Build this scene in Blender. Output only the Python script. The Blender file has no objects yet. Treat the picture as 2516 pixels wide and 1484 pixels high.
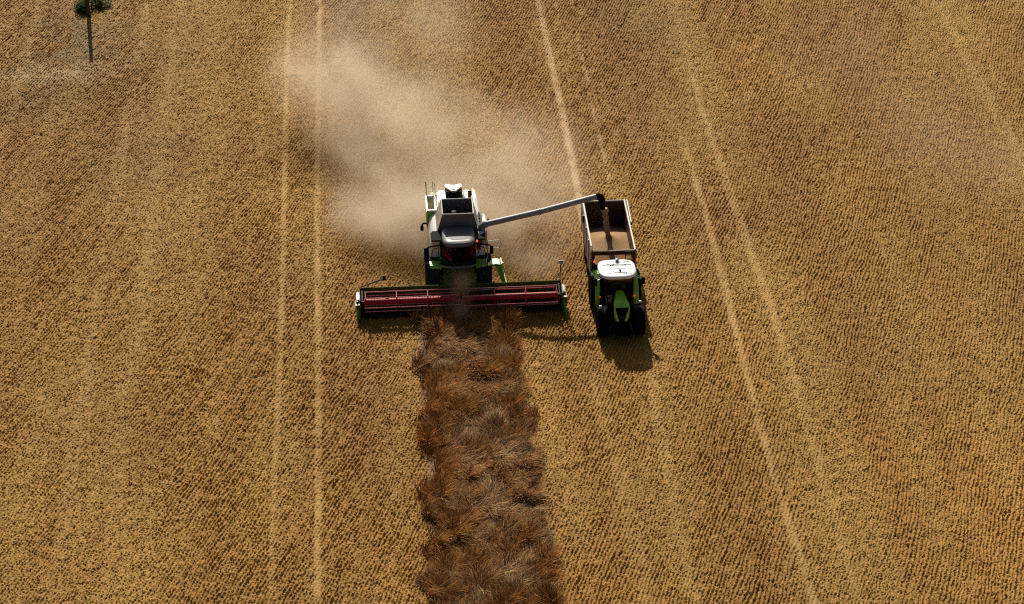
import bpy, bmesh, math, random
import numpy as np
from mathutils import Vector, Matrix

sc = bpy.context.scene
R = math.radians
random.seed(7)

# ------------------------------------------------------------------ camera, world, sun, exposure
cam_d = bpy.data.cameras.new('camera')
cam = bpy.data.objects.new('camera', cam_d)
sc.collection.objects.link(cam)
sc.camera = cam
cam_d.sensor_fit = 'HORIZONTAL'
cam_d.sensor_width = 36.0
cam_d.lens = 5300.0 / 2516.0 * 36.0
cam_d.clip_start = 1.0
cam_d.clip_end = 9000.0
cam.location = (0, 0, 64)
cam.rotation_euler = (R(90 - 33.0), 0, R(-4.235))

SUN_EL, SUN_AZ = 36.5, math.degrees(math.atan2(-0.112, 0.994))      # azimuth from +Y towards +X
sun_dir = Vector((math.sin(R(SUN_AZ)) * math.cos(R(SUN_EL)), math.cos(R(SUN_AZ)) * math.cos(R(SUN_EL)), math.sin(R(SUN_EL))))
sun_d = bpy.data.lights.new('sun', 'SUN')
sun_d.energy = 5.0
sun_d.angle = R(0.53)
sun_d.color = (1.0, 0.93, 0.82)
sun = bpy.data.objects.new('sun', sun_d)
sc.collection.objects.link(sun)
sun.rotation_euler = (-sun_dir).to_track_quat('-Z', 'Y').to_euler()
sun.location = (0, 140, 80)

w = bpy.data.worlds.new('World')
sc.world = w
w.use_nodes = True
nt = w.node_tree
nt.nodes.clear()
sky = nt.nodes.new('ShaderNodeTexSky')
sky.sky_type = 'NISHITA'
sky.sun_disc = False
sky.dust_density = 4.0
sky.ozone_density = 0.4
sky.sun_elevation = R(SUN_EL)
sky.sun_rotation = R(SUN_AZ)
bgn = nt.nodes.new('ShaderNodeBackground')
bgn.inputs['Strength'].default_value = 0.05
wo = nt.nodes.new('ShaderNodeOutputWorld')
nt.links.new(sky.outputs[0], bgn.inputs[0])
nt.links.new(bgn.outputs[0], wo.inputs[0])

sc.view_settings.view_transform = 'Standard'
sc.view_settings.look = 'None'
sc.view_settings.exposure = 0.24
sc.view_settings.gamma = 1.0
sc.cycles.max_bounces = 8
sc.cycles.volume_bounces = 1
sc.cycles.use_denoising = False
sc.cycles.use_adaptive_sampling = False
sc.cycles.pixel_filter_type = 'BLACKMAN_HARRIS'
sc.cycles.filter_width = 1.15

# ------------------------------------------------------------------ helpers
COL = sc.collection

def mat(name, color, rough=0.6, metal=0.0, spec=0.5, dust=0.0, var=0.0, vscale=6.0, coat=0.0, emit=None, bump=0.0):
    m = bpy.data.materials.new(name)
    m.use_nodes = True
    t = m.node_tree
    b = t.nodes['Principled BSDF']
    b.inputs['Roughness'].default_value = rough
    b.inputs['Metallic'].default_value = metal
    b.inputs['Specular IOR Level'].default_value = spec
    b.inputs['Coat Weight'].default_value = coat
    c4 = (*color, 1.0)
    b.inputs['Base Color'].default_value = c4
    if var or dust or bump:
        tc = t.nodes.new('ShaderNodeTexCoord')
        nz = t.nodes.new('ShaderNodeTexNoise')
        nz.inputs['Scale'].default_value = vscale
        nz.inputs['Detail'].default_value = 6
        nz.inputs['Roughness'].default_value = 0.65
        t.links.new(tc.outputs['Object'], nz.inputs['Vector'])
        mr = t.nodes.new('ShaderNodeMapRange')
        mr.inputs['From Min'].default_value = 0.3
        mr.inputs['From Max'].default_value = 0.7
        mr.inputs['To Min'].default_value = 1 - var
        mr.inputs['To Max'].default_value = 1 + var
        t.links.new(nz.outputs['Fac'], mr.inputs['Value'])
        vm = t.nodes.new('ShaderNodeVectorMath')
        vm.operation = 'SCALE'
        vm.inputs[0].default_value = color
        t.links.new(mr.outputs[0], vm.inputs['Scale'])
        src = vm.outputs[0]
        if dust:
            # settled field dust: patches of tan, thicker where the noise is high
            n2 = t.nodes.new('ShaderNodeTexNoise')
            n2.inputs['Scale'].default_value = vscale * 0.45
            n2.inputs['Detail'].default_value = 8
            t.links.new(tc.outputs['Object'], n2.inputs['Vector'])
            r2 = t.nodes.new('ShaderNodeMapRange')
            r2.inputs['From Min'].default_value = 0.35
            r2.inputs['From Max'].default_value = 0.75
            r2.inputs['To Max'].default_value = dust
            t.links.new(n2.outputs['Fac'], r2.inputs['Value'])
            mx = t.nodes.new('ShaderNodeMix')
            mx.data_type = 'RGBA'
            mx.inputs['B'].default_value = (0.36, 0.28, 0.18, 1)
            t.links.new(r2.outputs[0], mx.inputs['Factor'])
            t.links.new(src, mx.inputs['A'])
            src = mx.outputs['Result']
        t.links.new(src, b.inputs['Base Color'])
        if bump:
            bp = t.nodes.new('ShaderNodeBump')
            bp.inputs['Strength'].default_value = bump
            bp.inputs['Distance'].default_value = 0.03
            t.links.new(nz.outputs['Fac'], bp.inputs['Height'])
            t.links.new(bp.outputs[0], b.inputs['Normal'])
    if emit:
        b.inputs['Emission Color'].default_value = (*emit[0], 1)
        b.inputs['Emission Strength'].default_value = emit[1]
    return m

class MB:
    """collects vertices and faces; build() links them as ONE mesh object"""
    def __init__(s):
        s.v, s.f = [], []
    def add(s, vs, fs):
        o = len(s.v)
        s.v += [tuple(p) for p in vs]
        s.f += [tuple(i + o for i in f) for f in fs]
        return s
    def hexa(s, b, t):
        return s.add(list(b) + list(t), [(3, 2, 1, 0), (4, 5, 6, 7), (0, 1, 5, 4), (1, 2, 6, 5), (2, 3, 7, 6), (3, 0, 4, 7)])
    def box(s, x0, x1, y0, y1, z0, z1):
        return s.hexa([(x0, y0, z0), (x1, y0, z0), (x1, y1, z0), (x0, y1, z0)], [(x0, y0, z1), (x1, y0, z1), (x1, y1, z1), (x0, y1, z1)])
    def prism(s, pts, axis, c0, c1):
        def P(a, b, c):
            return (c, a, b) if axis == 'x' else (a, c, b) if axis == 'y' else (a, b, c)
        n = len(pts)
        vs = [P(a, b, c0) for a, b in pts] + [P(a, b, c1) for a, b in pts]
        fs = [tuple(range(n - 1, -1, -1)), tuple(range(n, 2 * n))] + [(i, (i + 1) % n, n + (i + 1) % n, n + i) for i in range(n)]
        return s.add(vs, fs)
    def loft(s, rings, cap=True, closed=True):
        n = len(rings[0]); vs = [p for r in rings for p in r]; fs = []
        for k in range(len(rings) - 1):
            for i in range(n if closed else n - 1):
                j = (i + 1) % n
                fs.append((k * n + i, k * n + j, (k + 1) * n + j, (k + 1) * n + i))
        if cap:
            fs.append(tuple(range(n - 1, -1, -1)))
            fs.append(tuple((len(rings) - 1) * n + i for i in range(n)))
        return s.add(vs, fs)
    def tube(s, pts, r, n=8, cap=True):
        pts = [Vector(p) for p in pts]
        rs = r if isinstance(r, (list, tuple)) else [r] * len(pts)
        rings = []; ref = None
        for i, p in enumerate(pts):
            d = (pts[min(i + 1, len(pts) - 1)] - pts[max(i - 1, 0)]).normalized()
            if ref is None:
                ref = Vector((0, 0, 1)) if abs(d.z) < 0.9 else Vector((1, 0, 0))
            u = d.cross(ref).normalized(); q = u.cross(d).normalized(); ref = q
            rings.append([p + (u * math.cos(2 * math.pi * k / n) + q * math.sin(2 * math.pi * k / n)) * rs[i] for k in range(n)])
        return s.loft(rings, cap)
    def lathe_x(s, prof, c, n=40):
        """prof: list of (x, radius) round the x axis through c"""
        rings = [[(c[0] + x, c[1] + r * math.cos(2 * math.pi * k / n), c[2] + r * math.sin(2 * math.pi * k / n)) for k in range(n)] for x, r in prof]
        return s.loft(rings, True)
    def lathe_z(s, prof, c, n=20):
        rings = [[(c[0] + r * math.cos(2 * math.pi * k / n), c[1] + r * math.sin(2 * math.pi * k / n), c[2] + z) for k in range(n)] for z, r in prof]
        return s.loft(rings, True)
    def build(s, name, m, parent=None, bevel=0.0, seg=2, smooth=38):
        me = bpy.data.meshes.new(name)
        me.from_pydata(s.v, [], s.f)
        bm = bmesh.new(); bm.from_mesh(me)
        bmesh.ops.recalc_face_normals(bm, faces=bm.faces)
        if bevel:
            es = [e for e in bm.edges if len(e.link_faces) == 2 and e.calc_face_angle(0) > 0.5]
            bmesh.ops.bevel(bm, geom=es, offset=bevel, segments=seg, affect='EDGES', clamp_overlap=True)
        bm.to_mesh(me); bm.free()
        if smooth:
            for p in me.polygons:
                p.use_smooth = True
            me.set_sharp_from_angle(angle=R(smooth))
        me.materials.append(m)
        o = bpy.data.objects.new(name, me)
        COL.objects.link(o)
        if parent:
            o.parent = parent
        return o

def build_each(boxes, name, m, parent=None, bevel=0.0, smooth=38):
    """one part for every MB in the list"""
    return [q.build(name, m, parent, bevel, smooth=smooth) for q in boxes]

def thing(name, label, cat, loc=(0, 0, 0), rz=0.0, group=None):
    o = bpy.data.objects.new(name, None)
    COL.objects.link(o)
    o.location = loc
    o.rotation_euler = (0, 0, rz)
    o['label'] = label; o['category'] = cat
    if group:
        o['group'] = group
    return o

def tag(o, label, cat, kind=None):
    o['label'] = label; o['category'] = cat
    if kind:
        o['kind'] = kind
    return o

def superring(cx, cy, z, a, b, n=40, p=4.0, front=None):
    out = []
    for k in range(n):
        t = 2 * math.pi * k / n
        c, s_ = math.cos(t), math.sin(t)
        x = a * math.copysign(abs(c) ** (2 / p), c)
        y = b * math.copysign(abs(s_) ** (2 / p), s_)
        out.append((cx + x, cy + y, z))
    return out

# ------------------------------------------------------------------ ground: one sheet, clods and drill rows as real relief
def build_ground():
    rng = np.random.default_rng(11)
    dx, dy = 0.031, 0.040
    fx = np.arange(-29, 49, dx); fy = np.arange(67, 143, dy)
    nx, ny = len(fx), len(fy)
    kx = np.fft.rfftfreq(nx, dx)[None, :]; ky = np.fft.fftfreq(ny, dy)[:, None]
    def noise(lx, ly, rot=0.0, band=False):
        """smooth random field, unit variance; lx, ly are feature sizes in metres"""
        wn = np.fft.rfft2(rng.standard_normal((ny, nx)).astype(np.float32))
        c, s = math.cos(rot), math.sin(rot)
        a = (kx * c - ky * s) * lx; b = (kx * s + ky * c) * ly
        q = a * a + b * b
        h = np.exp(-q * 4.0)
        if band:
            h = h * q
        f = np.fft.irfft2(wn * h, s=(ny, nx))
        return ((f - f.mean()) / f.std()).astype(np.float32)
    X, Y = np.meshgrid(fx.astype(np.float32), fy.astype(np.float32))
    th = R(20)
    wob = noise(2.5, 6) * 0.07 + noise(0.5, 1.0) * 0.03 + noise(0.12, 0.2) * 0.012
    u = X * math.cos(th) - Y * math.sin(th) + wob
    SP = 0.185
    row = (0.5 + 0.5 * np.cos(2 * np.pi * u / SP)) ** 1.0
    tuft = noise(0.07, 0.11, th)
    lump = noise(0.078, 0.066, 0, True)
    fine = noise(0.035, 0.045, 0, True)
    big = noise(0.30, 0.34)
    # chaff bands lie along the passes (along Y), uneven
    band = noise(2.6, 26) * 0.75 + noise(1.1, 9) * 0.45 + noise(3, 4) * 0.4
    chaff = 1 / (1 + np.exp(-(band - 0.1) * 2.0))
    strips = np.zeros_like(X)
    for x_, w_, a_ in ((-20.3, 1.9, 0.9), (-25.5, 1.2, 0.5), (-8.4, 1.1, 0.7), (-0.6, 2.0, 0.9), (9.3, 1.7, 0.9), (16.7, 1.5, 0.9), (24.4, 1.5, 0.7), (31.0, 1.6, 0.7), (37.0, 1.3, 0.5)):
        strips += a_ * np.exp(-((X - x_ + 0.35 * np.sin(Y * 0.11 + x_)) / w_) ** 2)
    strips *= np.clip(0.85 + 0.35 * noise(1.2, 6), 0.1, 1.5)
    chaff = np.clip(chaff - 0.45 * strips, 0, 1)
    rust = np.maximum(0.95 * np.clip(strips, 0, 1), 1 / (1 + np.exp(-(noise(1.6, 9, R(6)) * 0.9 + noise(0.8, 1.6) * 0.45 - 0.85) * 3.0)))
    # wheel tracks: flat, pale
    def track(x0, wdt, amp=1.0, wander=0.05):
        xx = x0 + wander * np.sin(Y * 0.13 + x0)
        return amp * np.exp(-((X - xx) / wdt) ** 4)
    jag = np.clip(0.72 + 0.33 * noise(0.25, 0.7), 0, 1)
    soft = np.clip(0.84 + 0.22 * noise(0.25, 1.2), 0, 1.1)
    tl = np.maximum(np.maximum(track(-5.27, 0.18, 0.42), track(-3.27, 0.19, 0.50)), np.maximum(np.maximum(track(-15.2, 0.35, 0.17), track(-12.9, 0.35, 0.15)), track(-22.6, 0.4, 0.2))) * soft
    fresh = np.maximum(track(11.98, 0.24, 0.85, 0.08) * np.clip(0.85 - (Y - 115) / 60, 0.4, 1), track(14.12, 0.15, 0.42, 0.10) * np.clip(0.4 + 0.8 * noise(0.2, 0.8), 0, 1)) * (Y > 97) * (0.4 + 0.6 * jag)
    old = np.maximum(np.maximum(track(19.0, 0.22, 0.52, 0.18) * np.clip((122 - Y) / 14, 0, 1), track(21.1, 0.28, 0.40, 0.18) * np.clip(1.2 - np.abs(Y - 102) / 45, 0.4, 1)), np.maximum(track(13.8, 0.30, 0.22, 0.2) * (Y < 92), track(11.3, 0.4, 0.24, 0.2) * (Y < 91)))
    old = np.maximum(old, track(39.5, 0.4, 0.2, 0.2)) * soft
    trk = np.clip(np.maximum(np.maximum(tl, fresh), old), 0, 1)
    # the standing crop strip: dark ground under it
    crop = 1 / (1 + np.exp(-(X - 2.05) / 0.12)) * 1 / (1 + np.exp((X - 7.35) / 0.12)) * (Y < 97.6)
    # weedy corner round the pole
    weed = np.exp(-(((X + 19.4) / 3.0) ** 2 + ((Y - 132.0) / 5.2) ** 2)) * np.clip(0.75 + 0.5 * noise(0.8, 1.2), 0, 1.2)
    weed = np.clip(weed, 0, 1)
    rowvar = np.clip(1.0 + 0.17 * noise(0.14, 4.0, th), 0.4, 1.6)
    rowamp = rowvar * np.clip(1.35 - 1.0 * chaff - 0.3 * weed, 0.22, 1.3)
    h = 0.078 * row * rowamp * (0.86 + 0.24 * np.clip(tuft, -1.8, 2)) * np.clip(1 + 0.10 * noise(0.25, 0.35), 0.5, 1.5)
    h = h + (0.026 + 0.008 * chaff) * lump + 0.006 * fine + 0.016 * big
    clod = np.clip(noise(0.10, 0.10) - 1.7, 0, 2)
    h = h + 0.06 * clod
    flat = np.clip(trk * 1.4, 0, 1)
    h = 0.86 * h * (1 - 0.75 * flat) + 0.02 * flat
    h = h * (1 - 0.5 * crop)
    # albedo
    straw = np.array([0.318, 0.163, 0.025]); pale = np.array([0.340, 0.194, 0.038]); rst = np.array([0.262, 0.118, 0.015]); soil = np.array([0.222, 0.104, 0.015]); oliv = np.array([0.180, 0.120, 0.038])
    brn = np.array([0.16, 0.085, 0.036])
    sp = np.clip(0.5 + 0.5 * (noise(0.06, 0.06)), 0, 1)
    def mix(a, b, f):
        return a + (b - a) * f[..., None].astype(np.float32)
    c = np.broadcast_to(straw.astype(np.float32), (ny, nx, 3)).copy()
    c = mix(c, pale, np.clip(chaff * 0.7, 0, 1))
    c = mix(c, rst, np.clip(rust * 0.6, 0, 0.7))
    cover = np.clip(0.42 - 0.40 * row - 0.38 * chaff, 0, 0.4)     # bare soil shows between the drill rows where little straw lies
    c = mix(c, soil, cover)
    c = mix(c, oliv, np.clip(weed * 0.9, 0, 0.85))
    c = mix(c, np.array([0.47, 0.335, 0.19]), np.clip(fresh * 0.75, 0, 1))
    arc = np.exp(-((Y - 127.3 - 0.06 * (X + 21) ** 2 - 0.4 * noise(1.5, 1.5)) / 0.9) ** 2) * np.exp(-((X + 21) / 4.5) ** 2)
    c = mix(c, np.array([0.44, 0.31, 0.14]), np.clip(arc * 0.7, 0, 0.8))
    c = mix(c, np.array([0.40, 0.255, 0.085]), np.clip(tl * 0.7 + old * 0.75, 0, 1))
    c = mix(c, brn, np.clip(crop * 0.95, 0, 1))
    c = c * (0.88 + 0.24 * sp)[..., None] * (1 + 0.06 * noise(5, 7))[..., None]
    # far skirt so that the sheet reaches the horizon
    ex = np.array([3, 12, 40, 150, 600, 3000.]); 
    gx = np.concatenate([fx[0] - ex[::-1], fx, fx[-1] + ex]); gy = np.concatenate([fy[0] - ex[::-1], fy, fy[-1] + ex])
    k = len(ex)
    H = np.pad(h, k); C3 = np.pad(c, ((k, k), (k, k), (0, 0)), mode='edge')
    GX, GY = np.meshgrid(gx, gy)
    N, M = len(gx), len(gy)
    co = np.stack([GX, GY, H], -1).reshape(-1, 3).astype(np.float32)
    idx = np.arange(N * M, dtype=np.int32).reshape(M, N)
    q = np.stack([idx[:-1, :-1], idx[:-1, 1:], idx[1:, 1:], idx[1:, :-1]], -1).reshape(-1, 4)
    me = bpy.data.meshes.new('ground')
    me.vertices.add(N * M); me.vertices.foreach_set('co', co.ravel())
    me.loops.add(q.size); me.loops.foreach_set('vertex_index', q.ravel())
    me.polygons.add(len(q)); me.polygons.foreach_set('loop_start', np.arange(0, q.size, 4, dtype=np.int32))
    me.update(calc_edges=True)
    a = me.color_attributes.new('albedo', 'FLOAT_COLOR', 'POINT')
    c4 = np.ones((N * M, 4), np.float32); c4[:, :3] = C3.reshape(-1, 3)
    a.data.foreach_set('color', c4.ravel())
    m = bpy.data.materials.new('stubble_soil'); m.use_nodes = True
    t = m.node_tree; b = t.nodes['Principled BSDF']
    b.inputs['Roughness'].default_value = 0.75
    b.inputs['Specular IOR Level'].default_value = 0.25
    at = t.nodes.new('ShaderNodeAttribute'); at.attribute_name = 'albedo'
    tc = t.nodes.new('ShaderNodeTexCoord'); nz = t.nodes.new('ShaderNodeTexNoise')
    nz.inputs['Scale'].default_value = 22; nz.inputs['Detail'].default_value = 3
    t.links.new(tc.outputs['Object'], nz.inputs['Vector'])
    mr = t.nodes.new('ShaderNodeMapRange'); mr.inputs['From Min'].default_value = 0.3; mr.inputs['From Max'].default_value = 0.7
    mr.inputs['To Min'].default_value = 0.75; mr.inputs['To Max'].default_value = 1.25
    t.links.new(nz.outputs['Fac'], mr.inputs['Value'])
    vm = t.nodes.new('ShaderNodeVectorMath'); vm.operation = 'SCALE'
    t.links.new(at.outputs['Color'], vm.inputs[0]); t.links.new(mr.outputs[0], vm.inputs['Scale'])
    t.links.new(vm.outputs[0], b.inputs['Base Color'])
    me.materials.append(m)
    o = bpy.data.objects.new('stubble_field', me); COL.objects.link(o)
    o['kind'] = 'structure'
    return o
build_ground()

# ------------------------------------------------------------------ blades: many thin bent ribbons in one mesh
def ribbons(name, base, dirv, length, width, lift0, lift1, color, material, parent=None, seg=3):
    """base (n,3); dirv (n,2) unit heading; lift0/lift1: slope angle at root and tip"""
    n = len(base)
    P = base.astype(np.float32).copy()
    side = np.stack([-dirv[:, 1], dirv[:, 0], np.zeros(n)], -1).astype(np.float32)
    rows = []
    for k in range(seg + 1):
        f = k / seg
        wd = width * (1 - 0.75 * f ** 1.5)
        rows.append(P - side * wd[:, None] * 0.5); rows.append(P + side * wd[:, None] * 0.5)
        a = lift0 + (lift1 - lift0) * f
        st = (length / seg)[:, None] * np.stack([dirv[:, 0] * np.cos(a), dirv[:, 1] * np.cos(a), np.sin(a)], -1)
        P = P + st
    V = np.stack(rows, 1)                       # n, 2(seg+1), 3
    m = 2 * (seg + 1)
    o = (np.arange(n) * m)[:, None, None]
    loc = np.array([[2 * k, 2 * k + 1, 2 * k + 3, 2 * k + 2] for k in range(seg)])[None]
    q = (o + loc).reshape(-1, 4).astype(np.int32)
    me = bpy.data.meshes.new(name)
    me.vertices.add(n * m); me.vertices.foreach_set('co', V.reshape(-1).astype(np.float32))
    me.loops.add(q.size); me.loops.foreach_set('vertex_index', q.ravel())
    me.polygons.add(len(q)); me.polygons.foreach_set('loop_start', np.arange(0, q.size, 4, dtype=np.int32))
    me.update(calc_edges=True)
    a = me.color_attributes.new('albedo', 'FLOAT_COLOR', 'POINT')
    c4 = np.ones((n, m, 4), np.float32); c4[:, :, :3] = color[:, None, :]
    a.data.foreach_set('color', c4.ravel())
    me.materials.append(material)
    ob = bpy.data.objects.new(name, me); COL.objects.link(ob)
    if parent: ob.parent = parent
    return ob

def blade_mat(name, rough=0.5, spec=0.4, trans=0.25):
    m = bpy.data.materials.new(name); m.use_nodes = True
    t = m.node_tree; b = t.nodes['Principled BSDF']
    at = t.nodes.new('ShaderNodeAttribute'); at.attribute_name = 'albedo'
    t.links.new(at.outputs['Color'], b.inputs['Base Color'])
    b.inputs['Roughness'].default_value = rough
    b.inputs['Specular IOR Level'].default_value = spec
    if trans:
        tr = t.nodes.new('ShaderNodeBsdfTranslucent'); mx = t.nodes.new('ShaderNodeMixShader')
        t.links.new(at.outputs['Color'], tr.inputs['Color'])
        mx.inputs['Fac'].default_value = trans
        out = t.nodes['Material Output']
        t.links.new(b.outputs[0], mx.inputs[1]); t.links.new(tr.outputs[0], mx.inputs[2]); t.links.new(mx.outputs[0], out.inputs['Surface'])
    return m
M_blade = blade_mat('dry_straw', 0.7, 0.08, 0.2)

def smooth2(rng, x, y, cell, seed):
    """smooth value noise on scattered points, range -1..1"""
    r = np.random.default_rng(seed).standard_normal((160, 160))
    gx = x / cell + 40; gy = y / cell
    i = np.floor(gx).astype(int); j = np.floor(gy).astype(int)
    fx = gx - i; fy = gy - j
    fx = fx * fx * (3 - 2 * fx); fy = fy * fy * (3 - 2 * fy)
    g = lambda a, b: r[a % 160, b % 160]
    return (g(i, j) * (1 - fx) + g(i + 1, j) * fx) * (1 - fy) + (g(i, j + 1) * (1 - fx) + g(i + 1, j + 1) * fx) * fy

def build_crop():
    """clumps of stalks: some stand as tufts, most lie flat in locks"""
    rng = np.random.default_rng(5)
    nc = 7600; per = 30
    cx = rng.uniform(1.4, 8.0, nc); cy = rng.uniform(66.5, 97.2, nc)
    el = 2.36 + 0.32 * smooth2(rng, cx * 0, cy, 1.1, 21) + 0.22 * rng.standard_normal(nc)
    er = 7.12 + 0.28 * smooth2(rng, cx * 0, cy, 1.0, 23) + 0.22 * rng.standard_normal(nc)
    k = (cx > el) & (cx < er)
    cx, cy, el, er = cx[k], cy[k], el[k], er[k]
    nc = len(cx)
    edge = np.exp(-np.minimum(cx - el, er - cx) / 0.5)
    up = 1.1 * smooth2(rng, cx, cy, 0.8, 31) + 0.55 * rng.standard_normal(nc) + 1.7 * edge + 0.0
    up = 1 / (1 + np.exp(-2.5 * up))
    cang = R(50) + 1.1 * smooth2(rng, cx, cy, 1.6, 33) + 0.5 * rng.standard_normal(nc)
    cz = 0.10 * (1 + smooth2(rng, cx, cy, 0.7, 35)).clip(0, 2) + 0.10 * rng.random(nc) * (1 - up)
    csz = np.where(up > 0.5, rng.uniform(0.10, 0.30, nc), rng.uniform(0.12, 0.30, nc))
    tone = rng.uniform(0.50, 1.45, nc)
    hue = np.clip(up + 0.30 * smooth2(rng, cx, cy, 2.0, 36), 0, 1)
    R_ = lambda a: np.repeat(a, per)
    n = nc * per
    ra = rng.uniform(0, 2 * np.pi, n); rr = np.sqrt(rng.random(n))
    upn = R_(up)
    x = R_(cx) + R_(csz) * rr * np.cos(ra); y = R_(cy) + R_(csz) * 1.2 * rr * np.sin(ra)
    y = np.minimum(y, 97.3)
    z = R_(cz) + 0.03 * rng.random(n)
    lean = R_(cang) + 0.12 * rng.standard_normal(n)
    dxy = np.stack([np.cos(lean), np.sin(lean)], -1) * (1.25 - 0.9 * upn)[:, None] + np.stack([np.cos(ra), np.sin(ra)], -1) * (0.50 * upn * rr)[:, None] + 0.09 * rng.standard_normal((n, 2))
    d = dxy / np.linalg.norm(dxy, axis=1)[:, None]
    dome = R_(np.clip(0.85 + 0.30 * smooth2(rng, cx, cy, 0.55, 41) + 0.12 * rng.standard_normal(nc), 0.45, 1.35))
    ln = rng.uniform(0.40, 0.85, n) * np.where(upn > 0.5, dome, 1.05)
    wd = rng.uniform(0.016, 0.042, n)
    l0 = np.radians(14 + 66 * upn - 22 * upn * rr + 9 * rng.standard_normal(n))
    l1 = np.radians(-16 + 52 * upn - 30 * upn * rr + 12 * rng.standard_normal(n))
    t = rng.uniform(0.30, 1.75, n)[:, None] * R_(tone)[:, None]
    flat = np.array([0.250, 0.148, 0.066]); brn = np.array([0.290, 0.112, 0.020])
    hu = np.clip(R_(hue) + 0.15 * rng.standard_normal(n), 0, 1)[:, None]
    c = (flat * (1 - hu) + brn * hu) * t
    glint = (rng.random(n) < 0.10 * (1.2 - upn))[:, None]
    c = np.where(glint, np.array([0.55, 0.38, 0.17]), c)
    o = ribbons('standing_crop', np.stack([x, y, z], -1), d, ln, wd, l0, l1, c.astype(np.float32), M_blade)
    return tag(o, 'strip of brown lodged grain still uncut in front of the harvester', 'crop', 'stuff')
build_crop()

def build_straw():
    """loose cut straw lying on the stubble, thicker in the chaff rows"""
    rng = np.random.default_rng(77)
    n = 90000
    x = rng.uniform(-29, 48, n); y = rng.uniform(68, 142, n)
    k = (smooth2(rng, x * 3.0, y * 0.5, 2.2, 51) + 0.9 * smooth2(rng, x, y, 0.6, 52) + 0.5 * rng.standard_normal(n)) > 0.35
    k &= ~((x > 1.9) & (x < 7.5) & (y < 97.5))
    x, y = x[k], y[k]; n = len(x)
    a = rng.uniform(0, 2 * np.pi, n)
    z = rng.uniform(0.04, 0.13, n)
    c = np.array([0.40, 0.26, 0.085]) * rng.uniform(0.55, 1.25, n)[:, None]
    o = ribbons('loose_straw', np.stack([x, y, z], -1), np.stack([np.cos(a), np.sin(a)], -1), rng.uniform(0.10, 0.32, n), rng.uniform(0.008, 0.020, n), rng.uniform(-0.1, 0.5, n), rng.uniform(-0.4, 0.2, n), c.astype(np.float32), M_blade, None, 2)
    return tag(o, 'loose pale straw scattered over the stubble', 'straw', 'stuff')
build_straw()

# ------------------------------------------------------------------ materials
M_green = mat('green_paint', (0.130, 0.340, 0.014), 0.38, coat=0.3, dust=0.12, var=0.12, vscale=3)
M_dkgreen = mat('green_paint_dusty', (0.045, 0.095, 0.012), 0.6, spec=0.2, dust=0.05, var=0.2, vscale=3)
M_mgreen = mat('mid_green_paint', (0.070, 0.180, 0.012), 0.5, dust=0.15, var=0.15, vscale=3)
M_white = mat('white_panel', (0.78, 0.79, 0.74), 0.35, coat=0.2, dust=0.10, var=0.05, vscale=2)
M_grey = mat('grey_panel', (0.13, 0.135, 0.15), 0.34, dust=0.12, var=0.1, vscale=3)
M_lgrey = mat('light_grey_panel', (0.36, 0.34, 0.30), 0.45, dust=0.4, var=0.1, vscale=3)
M_pipe = mat('painted_pipe', (0.21, 0.22, 0.235), 0.45, dust=0.16, var=0.15, vscale=4)
M_black = mat('black_plastic', (0.004, 0.004, 0.005), 0.4, spec=0.02, var=0.2)
M_dkgrey = mat('dark_grey_plastic', (0.034, 0.032, 0.029), 0.85, spec=0.02, dust=0.0, var=0.15)
M_rubber = mat('tyre_rubber', (0.004, 0.004, 0.004), 0.9, spec=0.02, dust=0.006, var=0.3, vscale=9)
M_rubber2 = mat('dusty_tyre_rubber', (0.022, 0.020, 0.018), 0.9, spec=0.05, dust=0.10, var=0.3, vscale=9)
M_steel = mat('worn_steel', (0.42, 0.42, 0.43), 0.35, metal=0.85, var=0.15, vscale=8)
M_red = mat('red_reel_paint', (0.36, 0.008, 0.020), 0.5, spec=0.3, dust=0.04, var=0.12, vscale=5)
M_pan = mat('shaded_pan_steel', (0.035, 0.022, 0.012), 0.9, spec=0.03, var=0.3)  # near-black brown puts the shadow under the reel into the floor's colour
M_bat = mat('sunlit_red_bat', (0.44, 0.085, 0.095), 0.12, spec=0.9, dust=0.04, var=0.2, vscale=5, coat=1.0)  # red paled so the bats' sunlit highlight is in the base colour
M_dark = mat('dark_metal', (0.022, 0.021, 0.019), 0.6, spec=0.2, dust=0.06, var=0.2)
M_mesh = mat('walkway_mesh', (0.17, 0.14, 0.06), 0.8, spec=0.05, var=0.3)
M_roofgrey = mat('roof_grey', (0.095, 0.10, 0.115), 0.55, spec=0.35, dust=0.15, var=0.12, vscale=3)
M_tgreen = mat('bright_green_paint', (0.260, 0.580, 0.022), 0.36, coat=0.3, dust=0.06, var=0.1, vscale=3)
M_cream = mat('cream_step', (0.62, 0.60, 0.46), 0.5, dust=0.2)
M_rust = mat('rust_brown_paint', (0.075, 0.026, 0.012), 0.6, spec=0.2, dust=0.05, var=0.25, vscale=3)
M_trailer_in = mat('worn_trailer_steel', (0.055, 0.020, 0.011), 0.5, spec=0.3, dust=0.10, var=0.3, vscale=2.5)
M_trailer_out = mat('trailer_side_paint', (0.40, 0.33, 0.26), 0.55, dust=0.5, var=0.15, vscale=2)
M_rim = mat('pale_rim', (0.62, 0.56, 0.47), 0.5, dust=0.3, var=0.1)
M_orange = mat('orange_beacon', (0.75, 0.07, 0.008), 0.2, emit=((1.0, 0.12, 0.01), 0.6))
M_redlamp = mat('red_lens', (0.35, 0.02, 0.015), 0.3)
M_lens = mat('clear_lens', (0.75, 0.78, 0.8), 0.15)
M_roofw = mat('white_roof_plastic', (0.78, 0.81, 0.85), 0.35, var=0.05, dust=0.10, vscale=3, coat=0.2)
M_seat = mat('seat_fabric', (0.05, 0.008, 0.007), 0.8)
M_dblue = mat('receiver_shell', (0.10, 0.11, 0.30), 0.4)
M_blue = mat('blue_sticker', (0.03, 0.06, 0.35), 0.4)

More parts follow.
